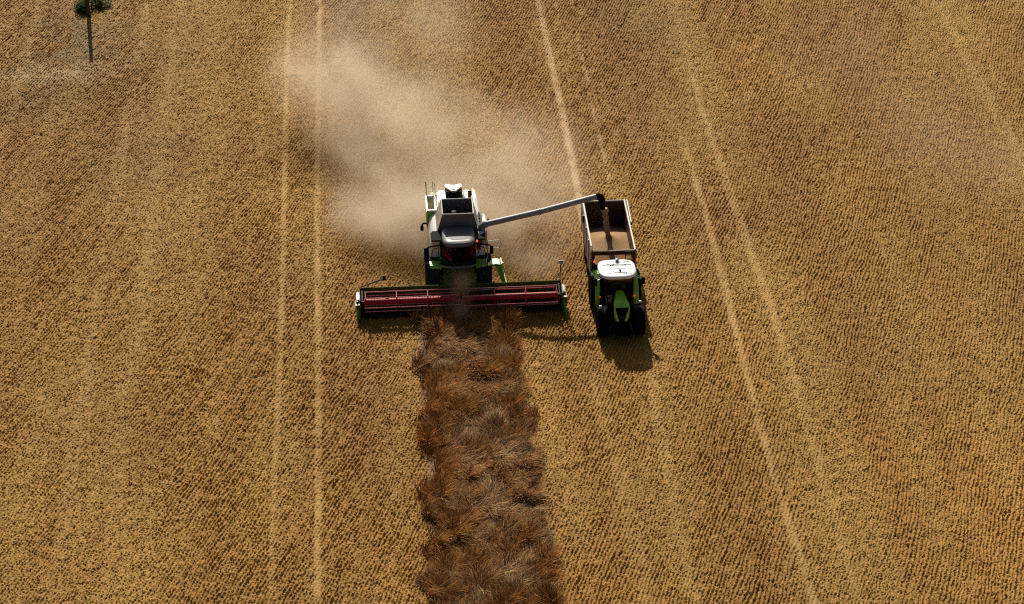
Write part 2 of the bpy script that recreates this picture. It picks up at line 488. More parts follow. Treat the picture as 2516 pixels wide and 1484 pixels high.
def glass(name, tint, alpha):
    m = bpy.data.materials.new(name); m.use_nodes = True
    t = m.node_tree; t.nodes.clear()
    g = t.nodes.new('ShaderNodeBsdfGlossy'); g.inputs['Roughness'].default_value = 0.06; g.inputs['Color'].default_value = (0.9, 0.95, 1, 1)
    tr = t.nodes.new('ShaderNodeBsdfTransparent'); tr.inputs['Color'].default_value = (*tint, 1)
    fr = t.nodes.new('ShaderNodeFresnel'); fr.inputs['IOR'].default_value = 1.45
    mx = t.nodes.new('ShaderNodeMixShader'); o = t.nodes.new('ShaderNodeOutputMaterial')
    t.links.new(fr.outputs[0], mx.inputs[0]); t.links.new(tr.outputs[0], mx.inputs[1]); t.links.new(g.outputs[0], mx.inputs[2]); t.links.new(mx.outputs[0], o.inputs[0])
    return m
M_glass = glass('tinted_glass', (0.13, 0.13, 0.125), 1)
M_clear = glass('dusty_pane', (0.82, 0.78, 0.72), 1)

def wheel(parent, x, y, r, wd, rim_m, name='wheel', lugs=22, hubside=1, rub=None):
    """tyre with V lugs as part, rim and hub as sub-part; x is the wheel's centre"""
    t = MB()
    hw = wd / 2
    prof = [(-hw * 0.92, r * 0.60), (-hw, r * 0.72), (-hw, r * 0.88), (-hw * 0.90, r * 0.945), (0, r * 0.965), (hw * 0.90, r * 0.945), (hw, r * 0.88), (hw, r * 0.72), (hw * 0.92, r * 0.60)]
    t.lathe_x(prof, (x, y, r), 44)
    for k in range(lugs):
        for sgn in (-1, 1):
            a0 = 2 * math.pi * (k + (0.25 if sgn > 0 else -0.25)) / lugs
            da = 2 * math.pi / lugs
            pts = []
            for rr in (r * 0.94, r * 1.0):
                for (fx, fa) in ((0.02, 0.55), (0.02, 0.85), (1.0, 0.30), (1.0, 0.0)):
                    rq = rr if fx < 0.5 else rr * 0.985
                    an = a0 + da * fa
                    pts.append((x + sgn * fx * hw, y + rq * math.cos(an), r + rq * math.sin(an)))
            t.hexa(pts[:4], pts[4:])
    ty = t.build(name, rub or M_rubber, parent, smooth=30)
    h = MB()
    h.lathe_x([(-hw * 0.80, r * 0.585), (-hw * 0.70, r * 0.60), (hw * 0.70, r * 0.60), (hw * 0.80, r * 0.585), (hw * 0.3, r * 0.25), (hw * 0.55, r * 0.2), (hw * 0.55, 0.02)] if hubside > 0 else
              [(-hw * 0.55, 0.02), (-hw * 0.55, r * 0.2), (-hw * 0.3, r * 0.25), (-hw * 0.80, r * 0.585), (-hw * 0.70, r * 0.60), (hw * 0.70, r * 0.60), (hw * 0.80, r * 0.585)], (x, y, r), 32)
    h.build('rim', rim_m, ty)
    return ty

# ------------------------------------------------------------------ combine harvester (drives towards -Y)
def build_combine():
    C = thing('combine_harvester', 'white and green combine harvester with a wide red reel cutting the grain strip', 'combine harvester', (4.45, 100.0, 0))
    # main body
    b = MB()
    def sec(y, k=1.0, top=3.30, zb=1.25):
        pts = [(-1.50, zb), (-1.53, 2.20), (-1.50, 2.60), (-1.42, 2.92), (-1.28, 3.15), (-1.08, top - 0.02), (-0.8, top)]
        pts = pts + [(-x, z) for x, z in reversed(pts)]
        return [(x * k, y, z) for x, z in pts]
    b.loft([sec(0.12, 0.97), sec(0.2), sec(2.6), sec(4.3, 0.99, 3.25), sec(5.2, 0.94, 3.0), sec(5.5, 0.88, 2.7)])
    b.build('body', M_white, C)
    b = MB(); b.box(-1.46, 1.46, 0.3, 5.6, 0.85, 1.245); b.hexa([(-1.2, 5.3, 0.8), (1.2, 5.3, 0.8), (1.2, 6.3, 0.7), (-1.2, 6.3, 0.7)], [(-1.3, 5.2, 2.5), (1.3, 5.2, 2.5), (1.25, 6.2, 1.8), (-1.25, 6.2, 1.8)])
    b.build('rear_hood', M_green, C, 0.04)
    # left walkway block with mesh floor
    b = MB(); b.box(-1.60, -1.08, 2.60, 4.45, 2.35, 3.34); b.build('side_deck', M_green, C, 0.02)
    f = MB()
    f.box(-1.57, -1.50, 2.62, 4.28, 3.343, 3.42); f.box(-1.12, -1.05, 2.62, 4.28, 3.343, 3.42); f.box(-1.50, -1.12, 2.62, 2.72, 3.343, 3.42); f.box(-1.50, -1.12, 4.18, 4.28, 3.343, 3.42)
    fr = f.build('intake_frame', M_white, C, 0.015)
    g = MB()
    for k in range(9):
        xx = -1.485 + k * 0.044
        g.box(xx, xx + 0.02, 2.73, 4.17, 3.345, 3.385)
    for k in range(11):
        yy = 2.78 + k * 0.13
        g.box(-1.5, -1.12, yy, yy + 0.02, 3.344, 3.375)
    g.build('mesh_grille', M_mesh, fr, smooth=0)
    # grain tank: folding walls
    bt = [(-1.12, 0.36), (1.16, 0.36), (1.16, 2.45), (-1.12, 2.45)]
    tp = [(-0.80, 0.14), (0.88, 0.14), (0.88, 1.72), (-0.80, 1.72)]
    z0, z1, th = 3.305, 4.60, 0.035
    def wall(i, j, ex=0.0):
        m = MB()
        def inn(p, q): return (p[0] + (q[0] - p[0]) * 0.0, p[1])
        cxm, cym = 0.03, 1.1
        def shr(p, s_): return (p[0] - math.copysign(s_, p[0] - cxm), p[1] - math.copysign(s_, p[1] - cym))
        A, B, Dd, E_ = bt[i], bt[j], tp[j], tp[i]
        a2, b2, d2, e2 = shr(A, th), shr(B, th), shr(Dd, th), shr(E_, th)
        zi, zj = z1 + ex * (1 if E_[1] > 1 else 0), z1 + ex * (1 if Dd[1] > 1 else 0)
        m.hexa([(*A, z0), (*B, z0), (*Dd, zj), (*E_, zi)], [(*a2, z0), (*b2, z0), (*d2, zj), (*e2, zi)])
        return m
    tank = wall(0, 1).build('grain_tank', M_grey, C, 0.008)
    wall(1, 2, 0.14).build('tank_flap', M_lgrey, tank, 0.008); wall(3, 0, 0.14).build('tank_flap', M_lgrey, tank, 0.008)
    wall(2, 3).build('tank_flap', M_grey, tank, 0.008)
    m = MB(); m.box(-1.0, 1.0, 0.55, 2.3, 3.31, 3.42); m.build('tank_floor', M_dkgrey, tank)
    m = MB(); m.tube([(-0.79, 0.13, 4.61), (0.87, 0.13, 4.61)], 0.028, 8); m.tube([(-0.79, 1.73, 4.62), (0.87, 1.73, 4.62)], 0.028, 8)
    m.tube([(-0.80, 0.13, 4.61), (-0.79, 1.73, 4.76)], 0.022, 8); m.tube([(0.88, 0.13, 4.61), (0.87, 1.73, 4.76)], 0.03, 8)
    m.build('tank_rim', M_white, tank)
    m = MB(); m.tube([(-0.15, 1.2, 3.42), (-0.15, 0.80, 4.25)], 0.09, 12); m.lathe_z([(0, 0.12), (0.12, 0.13), (0.16, 0.05)], (-0.15, 0.80, 4.25)); m.build('filling_auger', M_dark, tank)
    # engine deck
    e = MB()
    e.hexa([(-1.02, 2.5, 3.30), (-0.42, 2.5, 3.30), (-0.42, 4.4, 3.25), (-1.05, 4.4, 3.25)], [(-0.95, 2.6, 3.62), (-0.46, 2.6, 3.66), (-0.5, 4.3, 3.74), (-0.9, 4.3, 3.70)])
    e.build('engine_cover', M_white, C, 0.07, 3)
    e = MB()
    e.hexa([(0.50, 2.5, 3.30), (1.05, 2.5, 3.30), (1.08, 4.4, 3.25), (0.50, 4.4, 3.25)], [(0.55, 2.6, 3.60), (0.98, 2.6, 3.55), (0.92, 4.3, 3.70), (0.55, 4.3, 3.74)])
    e.build('engine_cover', M_white, C, 0.07, 3)
    e = MB(); e.box(-0.415, 0.495, 2.5, 4.5, 3.28, 3.50)
    for k in range(5):
        e.tube([(-0.36, 2.75 + k * 0.18, 3.54), (0.42, 2.75 + k * 0.18, 3.54)], 0.045, 8)
    eng = e.build('engine', M_black, C, 0.02)
    MB().tube([(-0.25, 2.72, 3.60), (-0.02, 2.72, 3.60)], 0.022, 6).build('fuel_line', M_steel, eng); s = MB(); s.tube([(-0.3, 3.05, 3.62), (0.15, 3.05, 3.62)], 0.022, 6); s.tube([(-0.1, 3.05, 3.62), (-0.1, 3.5, 3.62)], 0.015, 6); s.build('fuel_line', M_steel, eng)
    # air intake with V cap
    a = MB(); a.loft([superring(-0.02, 3.95, z, 0.47, 0.38, 28, 3.2) for z in (3.505, 3.95)]); it = a.build('air_intake', M_black, C, 0.02)
    a = MB()
    vp = [(-0.50, 4.35), (-0.50, 4.02), (-0.42, 3.92), (-0.14, 3.56), (0.12, 3.56), (0.38, 3.92), (0.46, 4.02), (0.46, 4.35), (0.30, 4.38), (-0.02, 4.24), (-0.32, 4.38)]
    a.prism(vp, 'z', 3.952, 4.06); cap = a.build('intake_cap', M_lgrey, it, 0.03)
    a = MB(); a.box(-0.10, 0.06, 3.72, 3.78, 4.062, 4.075); a.build('vent_slot', M_black, cap)
    # exhaust and pipe beside the intake
    x = MB(); x.tube([(0.52, 3.15, 3.50), (0.52, 2.75, 4.10)], 0.05, 10); x.build('vent_pipe', M_white, C)
    x = MB(); x.tube([(0.86, 3.25, 3.45), (0.86, 3.25, 3.95), (0.86, 3.38, 4.12)], 0.11, 14); x.build('exhaust', M_rust, C)
    x = MB(); x.lathe_z([(0, 0.02), (0.01, 0.15), (0.035, 0.14), (0.045, 0.02)], (0.24, 2.85, 3.80), 18); x.tube([(0.24, 2.85, 3.5), (0.24, 2.85, 3.80)], 0.02, 6); x.tube([(0.3, 2.85, 3.82), (0.5, 2.9, 3.85)], 0.02, 6); x.build('tank_lid', M_white, C)
    # right hand belt guard, open with machinery
    x = MB(); x.prism([(0.35, 2.1), (0.35, 3.2), (0.6, 3.38), (1.9, 3.42), (2.3, 3.3), (2.4, 2.1)], 'x', 1.43, 1.62); x.build('side_guard', M_lgrey, C, 0.05, 3)
    x = MB(); x.box(1.18, 1.425, 0.75, 2.3, 2.6, 3.25)
    for k in range(6):
        x.lathe_x([(-0.05, 0.12), (0.03, 0.13)], (1.3, 0.9 + k * 0.27, 3.27 + 0.03 * (k % 2)), 12)
    x.build('belt_drive', M_dark, C, 0.01)
    x = MB(); x.tube([(1.62, 1.9, 3.0), (1.74, 1.9, 3.1)], 0.025, 6); x.loft([superring(1.78, 1.9, z, 0.05, 0.14, 12, 2.5) for z in (2.92, 3.22)]); x.build('side_lamp', M_rust, C)
    x = MB(); x.tube([(-1.6, 2.0, 2.95), (-1.78, 2.0, 2.98), (-1.86, 1.97, 2.9)], 0.05, 8); x.loft([superring(-1.87, 1.96, z, a_, a_, 12, 2.2) for z, a_ in ((2.55, 0.07), (2.62, 0.10), (2.80, 0.09), (2.92, 0.05))]); x.build('side_lamp', M_black, C)
    # rear ladder
    x = MB()
    for lx in (-1.50, -1.13, -1.02):
        x.tube([(lx, 4.40, 3.3), (lx - 0.02, 4.62, 4.12 if lx < -1.05 else 4.06)], 0.028, 6)
    for zz in (3.55, 3.83):
        x.tube([(-1.49, 4.40 + (zz - 3.3) * 0.27, zz), (-1.13, 4.40 + (zz - 3.3) * 0.27, zz)], 0.024, 6)
    x.tube([(-1.50, 4.3, 3.42), (-1.56, 4.62, 4.12)], 0.03, 6)
    x.build('ladder', M_cream, C)
    # cab
    gl = MB()
    fx = [-0.86, -0.62, -0.3, 0.0, 0.3, 0.62, 0.86]
    fy = lambda xx, top: -(1.06 if not top else 1.22) + 0.20 * (abs(xx) / 0.86) ** 2.2
    ring_b = [(xx, fy(xx, 0), 2.02) for xx in fx] + [(0.90, 0.08, 2.02), (-0.90, 0.08, 2.02)]
    ring_m = [(xx, fy(xx, 0) - 0.05, 2.8) for xx in fx] + [(0.91, 0.08, 2.8), (-0.91, 0.08, 2.8)]
    ring_t = [(xx, fy(xx, 1) + 0.08, 3.55) for xx in fx] + [(0.89, 0.08, 3.55), (-0.89, 0.08, 3.55)]
    cab = gl.loft([ring_b, ring_m, ring_t]).build('cab_glass', M_glass, C, smooth=50)
    for sx in (-1, 1):
        MB().tube([(sx * 0.885, -0.84, 2.0), (sx * 0.90, -0.90, 2.8), (sx * 0.885, -0.92, 3.56)], 0.032, 8).build('cab_pillar', M_black, cab)
        MB().tube([(sx * 0.92, 0.05, 2.0), (sx * 0.92, 0.05, 3.56)], 0.045, 8).build('cab_pillar', M_black, cab)
    x = MB(); x.box(-0.84, 0.84, -0.8, 0.0, 1.98, 2.015); x.box(-0.3, 0.3, -0.35, 0.1, 2.02, 2.5); x.box(-0.28, 0.28, 0.02, 0.11, 2.5, 3.2); x.build('driver_seat', M_seat, cab, 0.04)
    x = MB(); x.tube([(0, -0.75, 2.02), (0, -0.62, 2.65)], 0.05, 8)
    x.tube([(0.2 * math.cos(t * math.pi / 8), -0.60 - 0.08 * math.sin(t * math.pi / 8), 2.68 + 0.18 * math.sin(t * math.pi / 8)) for t in range(17)], 0.018, 6); x.build('steering_wheel', M_black, cab)
    # sill under the windscreen
    s = MB()
    ri = [(xx * 1.08, fy(xx, 0) - 0.02, 1.90) for xx in fx]; ro = [(xx * 1.10, fy(xx, 0) - 0.10, 1.93) for xx in fx]
    rt = [(xx * 1.10, fy(xx, 0) - 0.10, 2.03) for xx in fx]; rt2 = [(xx * 1.08, fy(xx, 0) - 0.02, 2.04) for xx in fx]
    s.loft([[ri[i], ro[i], rt[i], rt2[i]] for i in range(len(fx))]); s.build('cab_sill', M_grey, C)
    # roof
    rr = []
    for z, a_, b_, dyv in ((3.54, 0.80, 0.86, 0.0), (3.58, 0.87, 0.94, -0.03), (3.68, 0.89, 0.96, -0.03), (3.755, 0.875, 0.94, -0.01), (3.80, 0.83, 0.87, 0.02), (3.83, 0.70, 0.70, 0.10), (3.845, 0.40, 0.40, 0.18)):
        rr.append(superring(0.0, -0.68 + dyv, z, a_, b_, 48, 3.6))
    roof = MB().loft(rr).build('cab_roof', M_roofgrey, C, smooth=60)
    x = MB(); x.prism([(-0.12, -1.50), (-0.07, -1.565), (0.05, -1.565), (0.10, -1.50), (0.14, -1.47), (-0.16, -1.47)], 'z', 3.70, 3.74); x.build('emblem', M_white, roof)
    x = MB(); x.loft([superring(-0.02, -1.20, z, a_, b_, 36, 4.0) for z, a_, b_ in ((3.76, 0.64, 0.27), (3.815, 0.64, 0.27), (3.83, 0.60, 0.235))]); x.build('roof_lit_band', M_lgrey, roof)  # added pale slab, its colour stands for the sunlit front of the roof
    x = MB(); x.box(-0.42, 0.40, -1.25, -1.235, 3.825, 3.840); x.box(-0.42, -0.405, -1.235, -1.0, 3.825, 3.840); x.box(0.385, 0.40, -1.235, -1.0, 3.825, 3.840); x.build('hatch_seam', M_dkgrey, roof)
    for k in range(4):
        for sx in (-1, 1):
            MB().box(sx * (0.25 + 0.14 * k) - 0.05, sx * (0.25 + 0.14 * k) + 0.05, -1.60 + 0.03 * k, -1.56 + 0.03 * k, 3.585, 3.64).build('work_light', M_black, roof)
    # dark side covers beside the roof
    for sx in (-1, 1):
        c = MB(); pts = [(sx * 0.90, -0.62), (sx * 1.46, -0.62), (sx * 1.48, 0.15), (sx * 1.36, 0.38), (sx * 0.98, 0.40), (sx * 0.90, 0.33)]
        c.prism(pts, 'z', 3.34, 3.44); c.build('side_cover', M_dkgrey, C, 0.02)
    # mirrors on arms
    for sx in (-1, 1):
        a = MB(); a.tube([(sx * 0.86, -1.30, 3.60), (sx * 1.20, -1.35, 3.56), (sx * 1.60, -1.38, 3.50), (sx * 1.72, -1.36, 3.42)], [0.03, 0.045, 0.045, 0.03], 8)
        ar = a.build('mirror_arm', M_black, C)
        hw_, zl = (0.13, 2.55) if sx < 0 else (0.10, 2.92)
        q = MB(); q.box(sx * 1.75 - hw_, sx * 1.75 + hw_, -1.42, -1.34, zl, 3.45); q.build('mirror', M_black, ar, 0.03)
    x = MB(); x.lathe_z([(0, 0.055), (0.08, 0.055), (0.11, 0.03)], (0.98, -1.25, 3.64), 14); x.build('beacon', M_orange, C)
    # platforms, handrails
    for sx in (-1, 1):
        g = MB(); g.prism([(sx * 0.93, -0.85), (sx * 1.55, -0.70), (sx * 1.60, 0.1), (sx * 0.93, 0.1)], 'z', 1.72, 1.90); g.box(min(sx * 0.95, sx * 1.5), max(sx * 0.95, sx * 1.5), -0.60, -0.5, 1.50, 1.715)
        pl = g.build('platform', M_green, C, 0.015)
        h = MB(); h.tube([(sx * 1.45, -0.7, 1.9), (sx * 1.46, -0.72, 2.6), (sx * 1.38, -0.74, 2.95), (sx * 1.15, -0.76, 3.05)], 0.02, 6)
        h.tube([(sx * 0.98, -0.76, 1.95), (sx * 1.02, -0.76, 2.55), (sx * 1.30, -0.74, 2.2)], 0.016, 6); h.tube([(sx * 0.95, -0.8, 3.5), (sx * 1.1, -0.76, 3.0), (sx * 1.08, -0.76, 2.6)], 0.016, 6)
        h.build('handrail', M_black, pl)
        for k in range(2):
            MB().lathe_z([(0, 0.04), (0.03, 0.04)], (sx * (1.12 + 0.2 * k), -0.80, 1.80), 10).build('platform_lamp', M_lens, pl)
    x = MB(); x.box(1.06, 1.26, 0.02, 0.115, 2.35, 2.85); x.build('red_panel', M_redlamp, C, 0.02)
    h = MB(); h.tube([(1.62, -0.35, 3.12), (2.22, -0.33, 3.14), (2.32, -0.33, 3.05), (2.34, -0.33, 2.78), (2.22, -0.33, 2.66), (1.62, -0.35, 2.64)], 0.014, 6); h.tube([(1.60, -0.35, 1.9), (1.60, -0.35, 3.12)], 0.02, 6); h.build('rail_hoop', M_grey, C)
    # access steps on the right
    st = MB()
    for yy in (-0.72, -0.12):
        st.hexa([(2.42, yy, 0.45), (2.62, yy, 0.45), (2.62, yy + 0.05, 0.45), (2.42, yy + 0.05, 0.45)], [(1.95, yy, 1.86), (2.32, yy, 1.80), (2.32, yy + 0.05, 1.80), (1.95, yy + 0.05, 1.86)])
    st.box(1.60, 2.25, -0.72, -0.07, 1.74, 1.80)
    for k in range(4):
        z = 0.55 + 0.32 * k; xc = 2.52 - (z - 0.45) * 0.27
        st.box(xc - 0.12, xc + 0.12, -0.665, -0.125, z, z + 0.035)
    sp = st.build('access_steps', M_green, C, 0.006)
    x = MB(); x.box(1.72, 2.15, -0.70, -0.12, 1.805, 1.84); x.box(2.30, 2.36, -0.735, -0.10, 1.83, 1.87); x.build('step_plate', M_cream, sp)
    x = MB(); x.tube([(2.62, -0.74, 0.42), (2.70, -0.74, 0.85), (2.45, -0.74, 1.6), (2.40, -0.74, 1.95)], 0.014, 6); x.build('step_handle', M_steel, sp)
    # feeder house
    f = MB(); f.hexa([(-0.82, -0.5, 1.0), (0.82, -0.5, 1.0), (0.82, 0.3, 1.0), (-0.82, 0.3, 1.0)], [(-0.85, -0.55, 1.72), (0.85, -0.55, 1.72), (0.85, 0.3, 1.85), (-0.85, 0.3, 1.85)])
    f.hexa([(-0.86, -1.95, 0.35), (0.86, -1.95, 0.35), (0.82, -0.55, 0.95), (-0.82, -0.55, 0.95)], [(-0.88, -1.93, 1.05), (0.88, -1.93, 1.05), (0.85, -0.56, 1.68), (-0.85, -0.56, 1.68)])
    for k in range(3):
        f.box(-0.88, 0.88, -1.70 + k * 0.38, -1.64 + k * 0.38, 1.13 + k * 0.17, 1.19 + k * 0.17)
    f.build('feeder_house', M_dkgreen, C, 0.03)
    # wheels
    for sx in (-1, 1):
        wheel(C, sx * 1.42, 0.05, 0.98, 0.78, M_green, 'wheel', 22, sx, M_rubber2)
    for sx in (-1, 1):
        wheel(C, sx * 1.25, 4.3, 0.66, 0.50, M_green, 'wheel', 20, sx)
    ax = MB(); ax.tube([(-1.4, 0.05, 0.98), (1.4, 0.05, 0.98)], 0.16, 12); ax.tube([(-1.25, 4.3, 0.66), (1.25, 4.3, 0.66)], 0.10, 10); ax.box(-0.8, 0.8, 0.0, 4.4, 0.75, 0.95); ax.build('axle', M_dark, C)
    sc_ = MB(); sc_.box(-1.3, 1.3, 5.7, 6.5, 0.6, 0.95); sc_.build('straw_spreader', M_dark, C, 0.03)
    # unloading auger
    a1 = Vector((1.52, 0.22, 3.84)); a2 = Vector((4.48, 0.30, 4.45)); a3 = Vector((7.62, 1.00, 4.85))
    x = MB(); x.tube([a1, a1 + (a2 - a1) * 0.04], [0.20, 0.19], 20); x.tube([a1 + (a2 - a1) * 0.02, a2], 0.165, 22); x.tube([a2, a3], 0.160, 22)
    dn = (a3 - a2).normalized()
    x.tube([a2 - dn * 0.03, a2 + dn * 0.03], 0.195, 22)
    au = x.build('unloading_auger', M_pipe, C)
    x = MB(); x.tube([(1.30, 0.25, 2.6), (1.30, 0.25, 3.4), (1.34, 0.25, 3.70), (1.60, 0.23, 3.86)], [0.19, 0.21, 0.21, 0.20], 20); x.build('auger_elbow', M_grey, au)
    x = MB(); x.tube([(1.25, -0.1, 3.28), (1.27, 0.12, 3.34), (1.30, 0.45, 3.34), (1.30, 0.7, 3.3)], [0.17, 0.2, 0.2, 0.17], 14); x.build('elbow_cover', M_white, au)
    sp0 = a3 - dn * 0.02
    x = MB(); x.tube([sp0, sp0 + dn * 0.14 + Vector((0, 0, -0.01)), sp0 + dn * 0.28 + Vector((0, -0.02, -0.10)), sp0 + dn * 0.37 + Vector((0, -0.05, -0.34)), sp0 + dn * 0.38 + Vector((0, -0.12, -0.80))], [0.172, 0.19, 0.20, 0.19, 0.16], 18)
    x.build('spout', M_black, au)

    # ---- header
    HX0, HX1 = -5.42, 5.46
    hx = MB()
    hx.box(HX0, HX1, -1.90, -1.86, 0.25, 1.34); hx.tube([(HX0, -1.88, 1.36), (HX1, -1.88, 1.36)], 0.045, 8)
    hf = MB(); hf.hexa([(HX0, -2.82, 0.08), (HX1, -2.82, 0.08), (HX1, -1.905, 0.12), (HX0, -1.905, 0.12)], [(HX0, -2.82, 0.11), (HX1, -2.82, 0.11), (HX1, -1.905, 0.24), (HX0, -1.905, 0.24)])
    for xx in np.linspace(HX0 + 0.4, HX1 - 0.4, 13):
        hx.box(xx - 0.03, xx + 0.03, -1.855, -1.78, 0.3, 1.33)
    H = hx.build('header', M_dkgreen, C, 0.008)
    hf.build('header_floor', M_pan, H)
    x = MB(); x.tube([(HX0 + 0.1, -2.18, 0.52), (HX1 - 0.1, -2.18, 0.52)], 0.19, 18)
    for sx in (-1, 1):
        for k in range(150):
            t0, t1 = k / 150, (k + 1) / 150
            pts = []
            for t_ in (t0, t1):
                xx = sx * (5.25 - 4.4 * t_); an = 2 * math.pi * t_ * 8 * sx
                pts.append(((xx, -2.18 + 0.19 * math.cos(an), 0.52 + 0.19 * math.sin(an)), (xx, -2.18 + 0.30 * math.cos(an), 0.52 + 0.30 * math.sin(an))))
            x.add([pts[0][0], pts[0][1], pts[1][1], pts[1][0]], [(0, 1, 2, 3)])
    x.build('intake_auger', M_dark, H)
    x = MB(); x.box(HX0, HX1, -2.86, -2.825, 0.07, 0.10)
    for k in range(142):
        xx = HX0 + 0.04 + k * 0.0762
        x.add([(xx - 0.02, -2.86, 0.075), (xx + 0.02, -2.86, 0.075), (xx, -2.97, 0.085), (xx, -2.86, 0.105)], [(0, 1, 2), (0, 2, 3), (1, 3, 2)])
    x.build('cutter_bar', M_dark, H)
    RY, RZ, RR = -2.72, 1.02, 0.53
    for (x0, x1, ph) in ((-5.18, -0.06, 9), (0.06, 5.22, 20)):
        x = MB(); x.tube([(x0, RY, RZ), (x1, RY, RZ)], 0.165, 20)
        # spiders
        xs = np.linspace(x0 + 0.06, x1 - 0.06, 4)
        A = [R(ph + 60 * k + 57) for k in range(6)]
        for xx in xs:
            for k in range(6):
                p0 = (RY + RR * math.cos(A[k]), RZ + RR * math.sin(A[k])); p1 = (RY + RR * math.cos(A[(k + 1) % 6]), RZ + RR * math.sin(A[(k + 1) % 6]))
                x.tube([(xx, *p0), (xx, *p1)], 0.022, 6)
                x.tube([(xx, RY, RZ), (xx, *p0)], 0.026, 6)
        if x0 < 0:
            x.tube([(x0 - 0.12, RY, RZ), (x0, RY, RZ)], 0.06, 10)
        else:
            x.tube([(x1, RY, RZ), (x1 + 0.12, RY, RZ)], 0.06, 10)
        x.build('reel', M_red, H)
        for k in range(6):
            by, bz = RY + RR * math.cos(A[k]), RZ + RR * math.sin(A[k])
            q = MB(); q.tube([(x0, by, bz), (x1, by, bz)], 0.030, 10)
            for j in range(int((x1 - x0) / 0.15)):
                tx = x0 + 0.08 + j * 0.15
                q.tube([(tx, by, bz - 0.02), (tx, by + 0.05, bz - 0.14), (tx, by + 0.10, bz - 0.26)], [0.006, 0.006, 0.004], 4)
            rb = q.build('reel_bat', M_bat, H)
            rb.data.materials.append(M_dark)
            for pg in rb.data.polygons:
                if pg.area < 0.01: pg.material_index = 1
    MB().tube([(0.0, -1.92, 1.40), (0, -2.3, 1.25), (0.0, RY, RZ)], 0.05, 8).build('reel_arm', M_dark, H)
    for xx in (HX0 + 0.13, HX1 - 0.13):
        x = MB(); x.hexa([(xx - 0.04, -1.92, 1.20), (xx + 0.04, -1.92, 1.20), (xx + 0.04, RY - 0.1, RZ - 0.08), (xx - 0.04, RY - 0.1, RZ - 0.08)], [(xx - 0.04, -1.92, 1.34), (xx + 0.04, -1.92, 1.34), (xx + 0.04, RY - 0.1, RZ + 0.08), (xx - 0.04, RY - 0.1, RZ + 0.08)])
        x.build('reel_arm', M_dark, H, 0.01)
    # end dividers
    for sx in (-1, 1):
        ex = HX0 if sx < 0 else HX1
        d = MB()
        sect = []
        for y, z0_, z1_, hw in ((-1.80, 0.25, 1.05, 0.06), (-2.2, 0.18, 1.02, 0.10), (-2.75, 0.10, 0.86, 0.12), (-3.0, 0.08, 0.72, 0.11), (-3.35, 0.08, 0.42, 0.06), (-3.72, 0.12, 0.20, 0.015)):
            xo = ex + sx * (0.10 + (0.03 if y < -3 else 0.0)); sect.append([(xo - hw, y, z0_), (xo + hw, y, z0_), (xo + hw * 0.9, y, z1_ * 0.8), (xo + hw * 0.4, y, z1_), (xo - hw * 0.6, y, z1_), (xo - hw, y, z1_ * 0.85)])
        dv = d.loft(sect).build('divider', M_mgreen, H, smooth=45)
        d = MB(); xo = ex + sx * 0.115
        d.loft([[(xo - 0.07, y, a_), (xo + 0.10, y, a_), (xo + 0.10, y, b_), (xo - 0.07, y, b_)] for y, a_, b_ in ((-1.75, 0.5, 1.08), (-2.1, 0.4, 1.12), (-2.55, 0.35, 1.06))]); d.build('divider_casing', M_grey, dv, 0.04, 3)
        d = MB(); d.box(xo - 0.10, xo + 0.14, -2.86, -2.70, 0.86, 0.925); d.box(xo + sx * 0.135 - 0.012, xo + sx * 0.135 + 0.012, -2.86, -2.4, 0.40, 0.925); d.build('divider_trim', M_lgrey, dv, 0.012)
        if sx < 0:
            d = MB(); d.box(xo - 0.06, xo + 0.02, -2.66, -2.60, 0.90, 1.05); d.build('sticker', M_blue, dv)
        e = MB(); e.box(ex - 0.02, ex + 0.02, -3.0, -1.85, 0.10, 1.30); e.build('end_plate', M_dkgreen, dv)
    # marker arms: one folded along the back on the left, one raised on the right
    m_ = MB(); m_.tube([(-5.30, -1.80, 1.42), (-4.55, -1.70, 1.66), (-4.12, -1.66, 1.78)], 0.03, 8); m_.tube([(-5.0, -1.74, 1.48), (-4.15, -1.64, 1.70)], 0.018, 6); ma = m_.build('marker_arm', M_dark, H)
    m_ = MB(); m_.box(-4.16, -3.98, -1.70, -1.63, 1.68, 1.98); m_.build('marker_lamp', M_dark, ma, 0.02)
    m_ = MB(); m_.tube([(5.42, -1.80, 1.40), (5.47, -1.76, 2.36)], 0.028, 8); m_.tube([(5.05, -1.80, 1.46), (5.44, -1.78, 1.85)], 0.016, 6); ma = m_.build('marker_arm', M_dark, H)
    m_ = MB(); m_.box(5.36, 5.60, -1.80, -1.70, 2.36, 2.58); m_.build('marker_lamp', M_lgrey, ma, 0.03)
    return C
build_combine()

